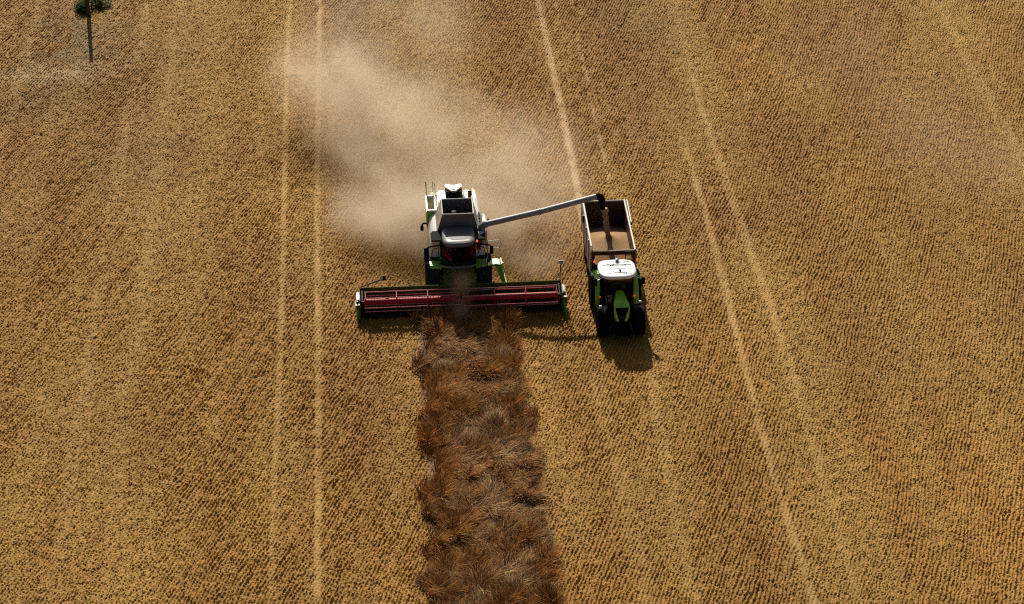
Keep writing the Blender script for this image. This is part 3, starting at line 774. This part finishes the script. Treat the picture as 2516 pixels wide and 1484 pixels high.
# ------------------------------------------------------------------ tractor (drives towards -Y)
def build_tractor():
    T = thing('tractor', 'green tractor with a white cab roof pulling the grain trailer', 'tractor', (12.80, 96.0, 0))
    FY, RYW = -1.20, 1.62
    for sx in (-1, 1):
        wheel(T, sx * 0.96, FY, 0.76, 0.58, M_green, 'wheel', 20, sx)
    for sx in (-1, 1):
        wheel(T, sx * 1.00, RYW, 0.99, 0.70, M_green, 'wheel', 22, sx)
    c = MB(); c.box(-0.36, 0.36, -1.75, 2.1, 0.55, 1.05); c.tube([(-0.9, FY, 0.76), (0.9, FY, 0.76)], 0.13, 10); c.tube([(-0.95, RYW, 0.99), (0.95, RYW, 0.99)], 0.17, 10)
    c.box(-0.42, 0.42, -2.05, -1.75, 0.55, 0.95); c.box(-0.85, -0.45, -0.4, 0.9, 0.5, 1.15); c.box(0.45, 0.85, -0.4, 0.9, 0.5, 1.15)
    c.box(-0.10, 0.10, 2.1, 2.6, 0.45, 0.60)
    c.build('chassis', M_black, T, 0.03)
    # bonnet
    secs = []
    for y, hw, zt, zb in ((-0.40, 0.22, 2.21, 1.25), (-0.8, 0.30, 2.18, 1.2), (-1.20, 0.395, 2.11, 1.15), (-1.48, 0.415, 2.03, 1.15), (-1.60, 0.405, 1.93, 1.30)):
        secs.append([(-hw, y, zb), (-hw, y, zt - 0.16), (-hw * 0.82, y, zt - 0.03), (-hw * 0.3, y, zt), (hw * 0.3, y, zt), (hw * 0.82, y, zt - 0.03), (hw, y, zt - 0.16), (hw, y, zb)])
    bo = MB().loft(secs).build('bonnet', M_tgreen, T, smooth=50)
    # side intake panels are black
    for sx in (-1, 1):
        s = MB(); s.hexa([(sx * 0.28, -0.4, 1.0), (sx * 0.44, -1.5, 1.0), (sx * 0.40, -1.5, 1.0), (sx * 0.22, -0.4, 1.0)], [(sx * 0.26, -0.4, 1.90), (sx * 0.435, -1.5, 1.80), (sx * 0.40, -1.5, 1.80), (sx * 0.20, -0.4, 1.90)]); s.build('side_grille', M_black, bo)
    g = MB()
    g.hexa([(-0.30, -1.60, 0.86), (0.30, -1.60, 0.86), (0.30, -1.3, 0.86), (-0.30, -1.3, 0.86)], [(-0.37, -1.625, 1.90), (0.37, -1.625, 1.90), (0.37, -1.3, 1.90), (-0.37, -1.3, 1.90)])
    g.build('front_grille', M_black, bo, 0.02)
    for sx in (-1, 1):
        s = MB()
        # curved green strip running down the front, narrow at the top and wide at the bottom
        P = [(0.415, 0.365, 1.95), (0.405, 0.315, 1.68), (0.36, 0.215, 1.38), (0.325, 0.155, 1.12), (0.30, 0.125, 0.86)]
        rings = []
        for (xo, xi, z) in P:
            yb = -1.605 - 0.02 * (z - 0.86)
            rings.append([(sx * xo, yb - 0.03, z), (sx * xi, yb - 0.055, z), (sx * xi, yb + 0.02, z), (sx * xo, yb + 0.02, z)])
        st = s.loft(rings).build('front_strip', M_tgreen, bo)
        for (lx, z) in ((0.30, 1.42), (0.255, 1.20), (0.225, 0.95)):
            l = MB(); yb = -1.605 - 0.02 * (z - 0.86)
            l.tube([(sx * lx, yb - 0.04, z), (sx * lx, yb - 0.085, z + 0.005)], [0.034, 0.028], 12); l.build('headlight', M_lens, st)
    x = MB(); x.box(-0.12, 0.12, -1.66, -1.63, 1.28, 1.30); x.build('grille_bar', M_steel, bo)
    x = MB(); x.box(-0.34, 0.34, -1.72, -1.58, 0.74, 0.855); x.build('front_beam', M_dkgreen, T, 0.02)
    x = MB(); x.box(-0.30, 0.30, -2.30, -2.06, 0.55, 0.85); x.tube([(-0.32, -2.2, 0.6), (-0.40, -2.45, 0.45)], 0.04, 8); x.tube([(0.32, -2.2, 0.6), (0.40, -2.45, 0.45)], 0.04, 8); x.build('front_hitch', M_black, T, 0.02)
    # front mudguards
    for sx in (-1, 1):
        f = MB(); rings = []
        for k in range(9):
            a = R(20 + 14.5 * k)
            yy, zz = FY + 0.86 * math.cos(a), 0.76 + 0.86 * math.sin(a)
            rings.append([(sx * 0.66, yy, zz), (sx * 1.24, yy, zz - 0.01), (sx * 1.26, yy, zz - 0.05), (sx * 0.66, yy, zz - 0.03)])
        f.loft(rings).build('front_mudguard', M_black, T)
    # rear mudguards, green
    for sx in (-1, 1):
        f = MB(); rings = []
        for k in range(11):
            a = R(62 + 13.2 * k)
            rad = 1.10
            yy, zz = RYW + rad * math.cos(a), 0.99 + rad * math.sin(a)
            rings.append([(sx * 0.90, yy, zz), (sx * 1.17, yy, zz - 0.015), (sx * 1.18, yy, zz - 0.05), (sx * 0.90, yy, zz - 0.04)])
        fm = f.loft(rings).build('rear_mudguard', M_tgreen, T)
        f = MB(); rings = []
        for k in range(11):
            a = R(62 + 13.2 * k); yy, zz = RYW + 1.09 * math.cos(a), 0.99 + 1.09 * math.sin(a)
            rings.append([(sx * 1.182, yy, zz - 0.02), (sx * 1.32, yy, zz - 0.05), (sx * 1.32, yy, zz - 0.09), (sx * 1.182, yy, zz - 0.06)])
        f.loft(rings).build('mudguard_edge', M_black, fm)
        l = MB(); l.box(sx * 0.93 - 0.04, sx * 0.93 + 0.04, RYW - 1.13, RYW - 1.09, 1.20, 1.28); l.build('indicator', M_orange, fm)
    # cab
    secs = []
    for z, hw, yf, yb in ((1.20, 0.62, -0.30, 1.25), (2.0, 0.80, -0.42, 1.30), (3.05, 0.78, -0.38, 1.20)):
        secs.append([(-hw, yf + 0.12, z), (-hw * 0.85, yf, z), (hw * 0.85, yf, z), (hw, yf + 0.12, z), (hw, yb, z), (-hw, yb, z)])
    cab = MB().loft(secs).build('cab_glass', M_glass, T, smooth=30)
    for sx in (-1, 1):
        for pts_, r_ in (([(sx * 0.545, -0.31, 1.2), (sx * 0.70, -0.43, 2.0), (sx * 0.68, -0.39, 3.06)], 0.035), ([(sx * 0.64, 1.25, 1.2), (sx * 0.82, 1.30, 2.0), (sx * 0.80, 1.2, 3.06)], 0.05),
                         ([(sx * 0.63, 0.62, 1.2), (sx * 0.815, 0.62, 2.0), (sx * 0.795, 0.62, 3.06)], 0.03)):
            MB().tube(pts_, r_, 8).build('cab_pillar', M_black, cab)
    x = MB(); x.box(-0.60, 0.60, 0.02, 1.2, 1.14, 1.195); x.box(-0.26, 0.26, 0.55, 1.0, 1.2, 1.75); x.box(-0.25, 0.25, 0.98, 1.12, 1.7, 2.45); x.box(0.30, 0.42, 0.35, 0.95, 1.5, 1.9); x.build('driver_seat', M_black, cab, 0.04)
    x = MB(); x.box(-0.3, 0.3, 0.04, 0.2, 1.2, 1.85); x.tube([(0.2 * math.cos(t * math.pi / 8), 0.34 - 0.05 * math.sin(t * math.pi / 8), 2.0 + 0.15 * math.sin(t * math.pi / 8)) for t in range(17)], 0.018, 6); x.build('steering_wheel', M_black, cab)
    x = MB(); x.box(0.16, 0.20, 0.05, 0.10, 2.45, 2.72); x.box(0.05, 0.20, 0.05, 0.10, 2.70, 2.75); x.build('cab_monitor', M_lens, cab); MB().box(-0.52, -0.30, 0.05, 0.08, 2.52, 2.58).build('cab_monitor', M_lens, cab)
    # roof
    rr = []
    for z, a_, b_, dyv in ((3.04, 0.92, 0.82, 0.0), (3.07, 0.99, 0.87, 0.0), (3.16, 1.01, 0.89, 0.0), (3.215, 0.99, 0.875, 0.0), (3.24, 0.94, 0.83, 0.0), (3.252, 0.80, 0.70, 0.0), (3.256, 0.4, 0.35, 0.0)):
        ring = []
        for (px, py, pz) in superring(0, 0, z, a_, b_, 56, 4.2):
            tap = 1 - 0.16 * max(0, -py / 0.89) ** 2.0 - 0.10 * max(0, py / 0.89) ** 3
            ring.append((-0.10 + px * tap, 0.20 + dyv + py, pz))
        rr.append(ring)
    roof = MB().loft(rr).build('cab_roof', M_roofw, T, smooth=60)
    for (yy, segs) in ((0.78, ((-0.25, 0.22), (0.32, 0.62))), (0.48, ((-0.88, -0.55), (0.30, 0.68))), (0.12, ((-0.82, -0.45), (-0.35, 0.38), (0.45, 0.72))), (-0.36, ((-0.72, -0.45), (0.40, 0.62)))):
        for (xa, xb) in segs:
            MB().box(xa, xb, yy - 0.012, yy + 0.012, 3.245, 3.272).build('roof_groove', M_lgrey, roof)

    x = MB(); x.tube([(-0.60, 0.58, 3.272), (-0.30, 0.50, 3.295), (-0.02, 0.45, 3.29), (0.2, 0.44, 3.29), (0.42, 0.45, 3.29)], 0.014, 6); x.tube([(-0.45, 0.42, 3.27), (-0.2, 0.47, 3.29)], 0.014, 6); x.build('antenna_cable', M_black, roof)
    x = MB(); x.lathe_z([(0, 0.07), (0.04, 0.07), (0.06, 0.11), (0.12, 0.11), (0.14, 0.06)], (-0.02, 0.86, 3.262), 18); x.build('receiver', M_dblue, roof)
    x = MB(); x.lathe_z([(0, 0.055), (0.07, 0.05), (0.08, 0.02)], (0.03, -0.12, 3.262), 14); x.build('roof_knob', M_black, roof)
    x = MB(); x.tube([(-0.34, -0.33, 3.262), (-0.34, -0.36, 3.30), (0.36, -0.36, 3.30), (0.36, -0.33, 3.262)], 0.017, 6); x.build('roof_handle', M_black, roof)
    # beacons on stalks
    for sx in (-1, 1):
        b = MB(); b.tube([(sx * 0.95 - 0.1, 0.85, 3.02), (sx * 1.12 - 0.07, 0.95, 3.05), (sx * 1.14 - 0.07, 0.95, 3.16)], 0.018, 6)
        s = b.build('beacon_stalk', M_black, T)
        l = MB(); l.lathe_z([(0, 0.062), (0.07, 0.06), (0.08, 0.045), (0.12, 0.04), (0.15, 0.02)], (sx * 1.14 - 0.07, 0.95, 3.165), 16); l.build('beacon', M_orange, s)
    # mirrors
    for sx in (-1, 1):
        a = MB(); a.tube([(sx * 0.70, 0.02, 2.96), (sx * 1.0, -0.10, 2.90), (sx * 1.22, -0.14, 2.80)], 0.022, 8); a.tube([(sx * 0.74, 0.0, 2.85), (sx * 1.15, -0.12, 2.72)], 0.014, 6); ar = a.build('mirror_arm', M_steel, T)
        q = MB(); q.box(sx * 1.27 - 0.11, sx * 1.27 + 0.11, -0.19, -0.10, 2.38, 2.82); q.build('mirror', M_black, ar, 0.03)
    # work lights under the roof, hand rails, steps
    for xx in (-0.55, -0.40, 0.35, 0.50):
        MB().box(xx - 0.05, xx + 0.05, -0.12, -0.06, 2.97, 3.03).build('work_light', M_lens, roof)
    MB().box(-1.16, -0.86, -0.15, 0.35, 0.45, 0.50).build('cab_step', M_black, T); MB().box(-1.12, -0.86, -0.10, 0.35, 0.80, 0.85).build('cab_step', M_black, T)
    MB().tube([(-0.98, -0.05, 1.1), (-1.0, -0.02, 1.9)], 0.018, 6).build('grab_handle', M_black, T)
    x = MB(); x.tube([(0.62, -0.35, 1.2), (0.64, -0.35, 2.55), (0.66, -0.30, 2.75)], 0.06, 12); x.build('exhaust', M_black, T)
    x = MB(); x.box(1.02, 1.17, -0.52, -0.42, 1.42, 1.54); x.build('number_plate', M_lens, T, 0.01)
    x = MB(); x.box(-1.12, -0.98, -0.86, -0.76, 1.50, 1.55); x.build('mudguard_lamp', M_lens, T, 0.01)
    return T
build_tractor()

# ------------------------------------------------------------------ grain trailer
def build_trailer():
    T = thing('grain_trailer', 'rust brown tipping trailer half filled with grain behind the tractor', 'trailer', (12.80, 101.0, 0), R(-0.4))
    x0, x1, y0, y1, zb, zt, th = -1.18, 1.18, -2.70, 2.62, 1.15, 3.0, 0.05
    w_ = MB()
    w_.box(x0, x0 + th, y0, y1, zb, zt); w_.box(x1 - th, x1, y0, y1, zb, zt); w_.box(x0 + th, x1 - th, y1 - th, y1, zb, zt)
    # front wall with a window opening
    wx0, wx1, wz0, wz1 = -1.02, 1.02, 2.20, 2.76
    w_.box(x0 + th, x1 - th, y0, y0 + th, zb, wz0); w_.box(x0 + th, x1 - th, y0, y0 + th, wz1, zt); w_.box(x0 + th, wx0, y0, y0 + th, wz0, wz1); w_.box(wx1, x1 - th, y0, y0 + th, wz0, wz1)
    w_.box(x0 + th, x1 - th, y0 + th, y1 - th, zb, zb + 0.05)
    body = w_.build('body', M_trailer_in, T)
    f = MB()
    f.box(x0, x1, y0 - 0.05, y0 - 0.003, wz1 + 0.01, zt - 0.005); f.box(x0, wx0 - 0.01, y0 - 0.05, y0 - 0.003, zb, wz1 + 0.007); f.box(wx1 + 0.01, x1, y0 - 0.05, y0 - 0.003, zb, wz1 + 0.007); f.box(wx0 - 0.007, wx1 + 0.007, y0 - 0.05, y0 - 0.003, zb, wz0 - 0.01)
    f.build('front_frame', M_rust, body, 0.008)
    p = MB(); p.box(wx0 + 0.003, wx1 - 0.003, y0 + 0.02, y0 + 0.026, wz0 + 0.003, wz1 - 0.003); p.build('window', M_clear, body)
    # outer side skins with ribs
    for sx in (-1, 1):
        s = MB(); xo = x0 if sx < 0 else x1
        s.box(min(xo + sx * 0.003, xo + sx * 0.025), max(xo + sx * 0.003, xo + sx * 0.025), y0 + 0.02, y1 - 0.02, zb + 0.02, zt - 0.06)
        for yy in (y0 + 0.05, -1.4, -0.1, 1.2, y1 - 0.12):
            s.box(min(xo + sx * 0.027, xo + sx * 0.085), max(xo + sx * 0.027, xo + sx * 0.085), yy, yy + 0.10, zb + 0.0, zt - 0.04)
        s.build('side_panel', M_trailer_out, body, 0.006)
    r = MB()
    r.tube([(x0 + 0.02, y0 + 0.05, zt + 0.02), (x0 + 0.02, y1, zt + 0.02)], 0.055, 10); r.tube([(x1 - 0.02, y0 + 0.05, zt + 0.02), (x1 - 0.02, y1, zt + 0.02)], 0.055, 10)
    r.tube([(x0 + 0.04, y0 + 0.01, zt + 0.015), (x1 - 0.04, y0 + 0.01, zt + 0.015)], 0.035, 8); r.tube([(x0 + 0.04, y1 - 0.02, zt + 0.03), (x1 - 0.04, y1 - 0.02, zt + 0.03)], 0.045, 8)
    r.build('rim', M_rim, body)
    t = MB(); t.tube([(x1 + 0.12, 0.4, zt - 0.10), (x1 + 0.12, y1, zt + 0.02)], 0.05, 10); t.build('tarpaulin_roll', M_rim, body)
    t = MB(); t.tube([(x1 + 0.06, 0.38, zt - 0.06), (x1 + 0.07, y1 - 0.05, zt + 0.05)], 0.022, 6); t.box(x1 + 0.03, x1 + 0.16, 0.30, 0.40, zt - 0.45, zt - 0.05); t.build('tarp_bracket', M_dark, body)
    t = MB(); t.box(x0 - 0.14, x0 - 0.03, 1.2, 1.3, zt - 0.5, zt - 0.05); t.tube([(x0 - 0.08, 1.25, zt - 0.12), (x0 - 0.08, y1, zt - 0.02)], 0.03, 6); t.build('tarp_bracket', M_dark, body)
    l = MB()
    for xx in (0.62, 0.97):
        l.tube([(xx, y0 - 0.12, 1.6), (xx, y0 - 0.12, 2.95)], 0.022, 6)
    for zz in (1.75, 2.0, 2.25, 2.52, 2.78):
        l.tube([(0.62, y0 - 0.12, zz), (0.97, y0 - 0.12, zz)], 0.018, 6)
    l.box(0.60, 0.99, y0 - 0.16, y0 - 0.05, 3.0, 3.03)
    l.build('ladder', M_black, body)
    c = MB(); c.box(-0.45, -0.30, y0 - 0.2, y1 - 0.1, 0.80, 1.14); c.box(0.30, 0.45, y0 - 0.2, y1 - 0.1, 0.80, 1.14)
    for yy in (y0 + 0.2, -0.8, 0.6, 1.9):
        c.box(-1.1, 1.1, yy, yy + 0.10, 1.02, 1.145)
    c.hexa([(-0.12, y0 - 1.1, 0.48), (0.12, y0 - 1.1, 0.48), (0.45, y0 - 0.2, 0.75), (-0.45, y0 - 0.2, 0.75)], [(-0.12, y0 - 1.1, 0.60), (0.12, y0 - 1.1, 0.60), (0.45, y0 - 0.2, 0.95), (-0.45, y0 - 0.2, 0.95)])
    c.tube([(-0.9, -0.1, 0.55), (0.9, -0.1, 0.55)], 0.08, 8); c.tube([(-0.9, 1.25, 0.55), (0.9, 1.25, 0.55)], 0.08, 8)
    c.build('chassis', M_rust, T, 0.01)
    for yy in (-0.1, 1.25):
        for sx in (-1, 1):
            wheel(T, sx * 0.93, yy, 0.60, 0.46, M_rust, 'wheel', 18, sx)
    k = MB()
    for sx in (-1, 1):
        k.box(sx * 0.9 - 0.08, sx * 0.9 + 0.08, y1 + 0.003, y1 + 0.04, 0.95, 1.1)
    k.build('tail_lamp', M_redlamp, T)
    return T
build_trailer()

# grain in the trailer: a heap with ripples from the falling stream
M_grain = mat('grain', (0.35, 0.215, 0.108), 0.85, spec=0.1, var=0.22, vscale=12, bump=0.8)
def build_grain():
    nx, ny = 60, 110
    xs = np.linspace(-1.12, 1.12, nx); ys = np.linspace(-2.64, 2.56, ny)
    v = []; f = []
    for y in ys:
        for x in xs:
            r = math.hypot(x - 0.02, y - 0.10)
            z = 2.04 - 0.13 * min(r, 3.0) - 0.22 * max(0.0, y - 1.0) + 0.34 * math.exp(-r / 0.55) + 0.012 * math.sin(9 * x + 3 * y) * math.exp(-r) + 0.02 * math.sin(3.1 * x - 2.3 * y)
            v.append((x, y, max(z, 1.25)))
    for j in range(ny - 1):
        for i in range(nx - 1):
            f.append((j * nx + i, j * nx + i + 1, (j + 1) * nx + i + 1, (j + 1) * nx + i))
    m = MB(); m.add(v, f)
    o = m.build('grain_heap', M_grain)
    o.location = (12.80, 101.0, 0); o.rotation_euler = (0, 0, R(-0.4))
    tag(o, 'tan heap of grain filling the open trailer', 'grain', 'stuff')
    # falling stream: wavering column of kernels
    rng = np.random.default_rng(3)
    rings = []
    n = 22; K = 26
    p0 = Vector((12.52, 100.98, 4.10)); p1 = Vector((12.86, 100.95, 1.95))
    K = 44; n = 26
    ph = rng.uniform(0, 6.28, 8)
    for k in range(K):
        t = k / (K - 1); c = p0.lerp(p1, t); c.x += 0.02 * math.sin(t * 8); c.y += 0.05 * t * t
        rad = 0.150 + 0.02 * math.sin(t * 13 + 1) + 0.02 * math.sin(t * 31) + 0.10 * max(0, t - 0.8)
        ring = []
        for i in range(n):
            a_ = 2 * math.pi * i / n
            q = rad * (1 + 0.13 * math.sin(2 * a_ + 9 * t + ph[0]) + 0.10 * math.sin(3 * a_ - 14 * t + ph[1]) + 0.08 * math.sin(5 * a_ + 23 * t + ph[2]) + 0.03 * rng.standard_normal())
            ring.append((c.x + q * math.cos(a_), c.y + q * math.sin(a_), c.z))
        rings.append(ring)
    o = MB().loft(rings).build('grain_stream', mat('falling_grain', (0.34, 0.20, 0.10), 0.85, var=0.3, vscale=40, bump=0.6))
    tag(o, 'brown stream of grain falling from the black spout into the trailer', 'grain', 'stuff')
build_grain()

# ------------------------------------------------------------------ pole and bush in the far corner
def build_corner():
    P = thing('utility_pole', 'dark wooden pole standing in the weedy patch beside the green bush', 'pole', (-18.95, 136.2, 0))
    m_wood = mat('weathered_wood', (0.035, 0.028, 0.020), 0.85, var=0.35, vscale=10, bump=0.4)
    m = MB(); m.tube([(0, 0, -0.2), (0, 0, 2), (0.01, 0, 5.4)], [0.15, 0.135, 0.12], 14); m.build('post', m_wood, P)
    m = MB(); m.tube([(0, 0, 5.35), (0, 0, 5.47)], [0.13, 0.03], 12); m.build('pole_cap', M_dark, P)
    B = thing('bush', 'green leafy bush growing at the foot of the dark pole', 'bush', (-19.0, 137.35, 0))
    rng = np.random.default_rng(9)
    n = 2200
    cl = np.array([(-0.42, -0.3, 0.35, 0.50), (-0.25, -0.6, 0.22, 0.35), (0.75, 0.25, 0.30, 0.40), (0.45, 0.5, 0.4, 0.40), (-0.2, 0.4, 0.6, 0.55), (1.25, 0.4, 0.22, 0.30), (-0.75, 0.1, 0.3, 0.35)])
    ci = rng.choice(len(cl), n, p=[.28, .16, .14, .12, .16, .05, .09])
    d = rng.standard_normal((n, 3)); d /= np.linalg.norm(d, axis=1)[:, None]
    pos = cl[ci, :3] + d * (cl[ci, 3] * rng.uniform(0.05, 1.25, n) ** 0.7)[:, None]
    pos[:, 2] = np.maximum(pos[:, 2], 0.03)
    ang = rng.uniform(0, 2 * np.pi, n)
    col = np.where((rng.random(n) < 0.3)[:, None], np.array([0.045, 0.085, 0.018]), np.array([0.016, 0.045, 0.012])) * rng.uniform(0.6, 1.5, n)[:, None]
    col = np.where((ci == 2)[:, None] | (ci == 5)[:, None], col * np.array([1.7, 1.4, 1.0]), col)
    o = ribbons('crown', pos, np.stack([np.cos(ang), np.sin(ang)], -1), rng.uniform(0.08, 0.16, n), rng.uniform(0.05, 0.09, n), rng.uniform(-0.6, 1.0, n), rng.uniform(-1.0, 0.4, n), col.astype(np.float32), blade_mat('leaf', 0.7, 0.05, 0.3), B, 2)
    s = MB()
    for k in range(9):
        a = rng.uniform(0, 6.28); r_ = rng.uniform(0.3, 0.8)
        s.tube([(0.1 * math.cos(a), 0.3 + 0.1 * math.sin(a), 0), (0.5 * r_ * math.cos(a), 0.3 + 0.5 * r_ * math.sin(a), 0.45), (r_ * math.cos(a), 0.3 + r_ * math.sin(a), 0.9)], [0.03, 0.02, 0.008], 6)
    s.build('stem', m_wood, B)
build_corner()

# ------------------------------------------------------------------ dust clouds (density grids made by geometry nodes)
def dust(name, label, lo, hi, blobs, res, nscale, density, color, aniso=0.35):
    """blobs: (centre, size, amount); density falls off round each, broken up by noise"""
    me = bpy.data.meshes.new(name)
    mb = MB().box(lo[0], hi[0], lo[1], hi[1], lo[2], hi[2])
    me.from_pydata(mb.v, [], mb.f)
    m = bpy.data.materials.new(name + '_air'); m.use_nodes = True
    t = m.node_tree; t.nodes.clear()
    pv = t.nodes.new('ShaderNodeVolumePrincipled'); out = t.nodes.new('ShaderNodeOutputMaterial')
    pv.inputs['Color'].default_value = (*color, 1); pv.inputs['Density'].default_value = density; pv.inputs['Anisotropy'].default_value = aniso
    t.links.new(pv.outputs[0], out.inputs['Volume'])
    me.materials.append(m)
    o = bpy.data.objects.new(name, me); COL.objects.link(o)
    g = bpy.data.node_groups.new(name + '_field', 'GeometryNodeTree')
    g.interface.new_socket('Geometry', in_out='INPUT', socket_type='NodeSocketGeometry')
    g.interface.new_socket('Geometry', in_out='OUTPUT', socket_type='NodeSocketGeometry')
    N, L = g.nodes, g.links
    go = N.new('NodeGroupOutput'); pos = N.new('GeometryNodeInputPosition')
    def mth(op, a, b=None, c=None, clamp=False):
        n = N.new('ShaderNodeMath'); n.operation = op; n.use_clamp = clamp
        for i, q in enumerate((a, b, c)):
            if q is None: continue
            if isinstance(q, (int, float)): n.inputs[i].default_value = q
            else: L.new(q, n.inputs[i])
        return n.outputs[0]
    nz1 = N.new('ShaderNodeTexNoise'); nz1.inputs['Scale'].default_value = nscale; nz1.inputs['Detail'].default_value = 5; nz1.inputs['Roughness'].default_value = 0.6
    # warp the position a little so that the puffs are not ellipsoids
    wz = N.new('ShaderNodeTexNoise'); wz.inputs['Scale'].default_value = nscale * 0.6; wz.inputs['Detail'].default_value = 3
    L.new(pos.outputs[0], wz.inputs['Vector'])
    s1 = N.new('ShaderNodeVectorMath'); s1.operation = 'SUBTRACT'; L.new(wz.outputs['Color'], s1.inputs[0]); s1.inputs[1].default_value = (0.5, 0.5, 0.5)
    s2 = N.new('ShaderNodeVectorMath'); s2.operation = 'MULTIPLY'; L.new(s1.outputs[0], s2.inputs[0])
    wa = 1.1 / nscale * 0.9
    s2.inputs[1].default_value = (wa, wa, wa * 0.35)
    s3 = N.new('ShaderNodeVectorMath'); s3.operation = 'ADD'; L.new(pos.outputs[0], s3.inputs[0]); L.new(s2.outputs[0], s3.inputs[1])
    L.new(pos.outputs[0], nz1.inputs['Vector'])
    tot = None
    for (c, s, a) in blobs:
        d = N.new('ShaderNodeVectorMath'); d.operation = 'SUBTRACT'; L.new(s3.outputs[0], d.inputs[0]); d.inputs[1].default_value = c
        e = N.new('ShaderNodeVectorMath'); e.operation = 'DIVIDE'; L.new(d.outputs[0], e.inputs[0]); e.inputs[1].default_value = s
        q = N.new('ShaderNodeVectorMath'); q.operation = 'DOT_PRODUCT'; L.new(e.outputs[0], q.inputs[0]); L.new(e.outputs[0], q.inputs[1])
        ex = mth('MULTIPLY', mth('EXPONENT', mth('MULTIPLY', q.outputs['Value'], -1.0)), a)
        tot = ex if tot is None else mth('ADD', tot, ex)
    mr = N.new('ShaderNodeMapRange'); mr.inputs['From Min'].default_value = 0.38; mr.inputs['From Max'].default_value = 0.64; mr.inputs['To Min'].default_value = 0.16; mr.inputs['To Max'].default_value = 1.6
    L.new(nz1.outputs['Fac'], mr.inputs['Value'])
    den = mth('MAXIMUM', mth('SUBTRACT', mth('MULTIPLY', tot, mr.outputs[0]), 0.012), 0.0)
    vc = N.new('GeometryNodeVolumeCube')
    L.new(den, vc.inputs['Density']); vc.inputs['Min'].default_value = lo; vc.inputs['Max'].default_value = hi
    vc.inputs['Resolution X'].default_value = res[0]; vc.inputs['Resolution Y'].default_value = res[1]; vc.inputs['Resolution Z'].default_value = res[2]
    sm = N.new('GeometryNodeSetMaterial'); sm.inputs['Material'].default_value = m
    L.new(vc.outputs[0], sm.inputs['Geometry']); L.new(sm.outputs[0], go.inputs[0])
    md = o.modifiers.new('density', 'NODES'); md.node_group = g
    return tag(o, label, 'dust', 'stuff')

dust('dust_cloud', 'pale tan dust trailing away behind the harvester', (-13, 99.5, 0.02), (16, 134, 9),
     [((4.4, 105.6, 1.6), (3.2, 2.4, 1.5), 1.15),       # at the straw spreader
      ((1.5, 105.0, 1.1), (1.9, 1.7, 1.0), 1.15),      # blown out to the left
      ((2.5, 103.3, 1.0), (0.9, 1.5, 0.9), 0.95),
      ((-0.4, 107.0, 1.1), (1.8, 1.8, 1.0), 0.45),
      ((1.0, 109.5, 1.5), (2.4, 2.6, 1.3), 0.45),
      ((7.8, 105.8, 1.6), (2.4, 2.6, 1.3), 0.70),      # right of the body
      ((8.0, 101.8, 0.9), (1.5, 1.8, 0.8), 0.35),
      ((5.2, 110.5, 2.2), (3.6, 3.4, 1.7), 0.42),
      ((2.2, 115.0, 2.6), (3.6, 3.6, 1.8), 0.38),
      ((-2.2, 120.4, 3.0), (2.5, 2.3, 1.7), 1.15),     # bright puff
      ((-0.4, 113.0, 2.0), (2.4, 3.0, 1.4), 0.25),
      ((2.0, 127.5, 3.4), (5.0, 5.5, 2.2), 0.12),
      ((9.5, 110.5, 2.0), (2.6, 4.2, 1.5), 0.26)],
     (110, 130, 40), 0.27, 0.50, (0.98, 0.85, 0.66))
dust('dust_puff', 'grey brown dust rising over the middle of the reel', (2.9, 95.4, 0.2), (6.2, 99.6, 3.6),
     [((4.5, 97.35, 1.35), (0.42, 0.7, 0.75), 1.0), ((4.65, 98.2, 1.7), (0.55, 0.5, 0.6), 0.6), ((4.35, 96.6, 0.7), (0.5, 0.6, 0.5), 0.8)],
     (44, 50, 44), 0.9, 1.6, (0.88, 0.64, 0.40))
dust('dust_veil', 'faint thin dust hanging over the far right of the field', (22, 98, 0.02), (46, 134, 7),
     [((33.5, 113.0, 2.5), (3.5, 5.0, 1.8), 0.5), ((30.0, 121, 2.6), (4.5, 5.0, 1.8), 0.25), ((36.5, 107.5, 2.2), (3.5, 3.5, 1.6), 0.35)],
     (80, 110, 30), 0.2, 0.032, (0.93, 0.84, 0.72))
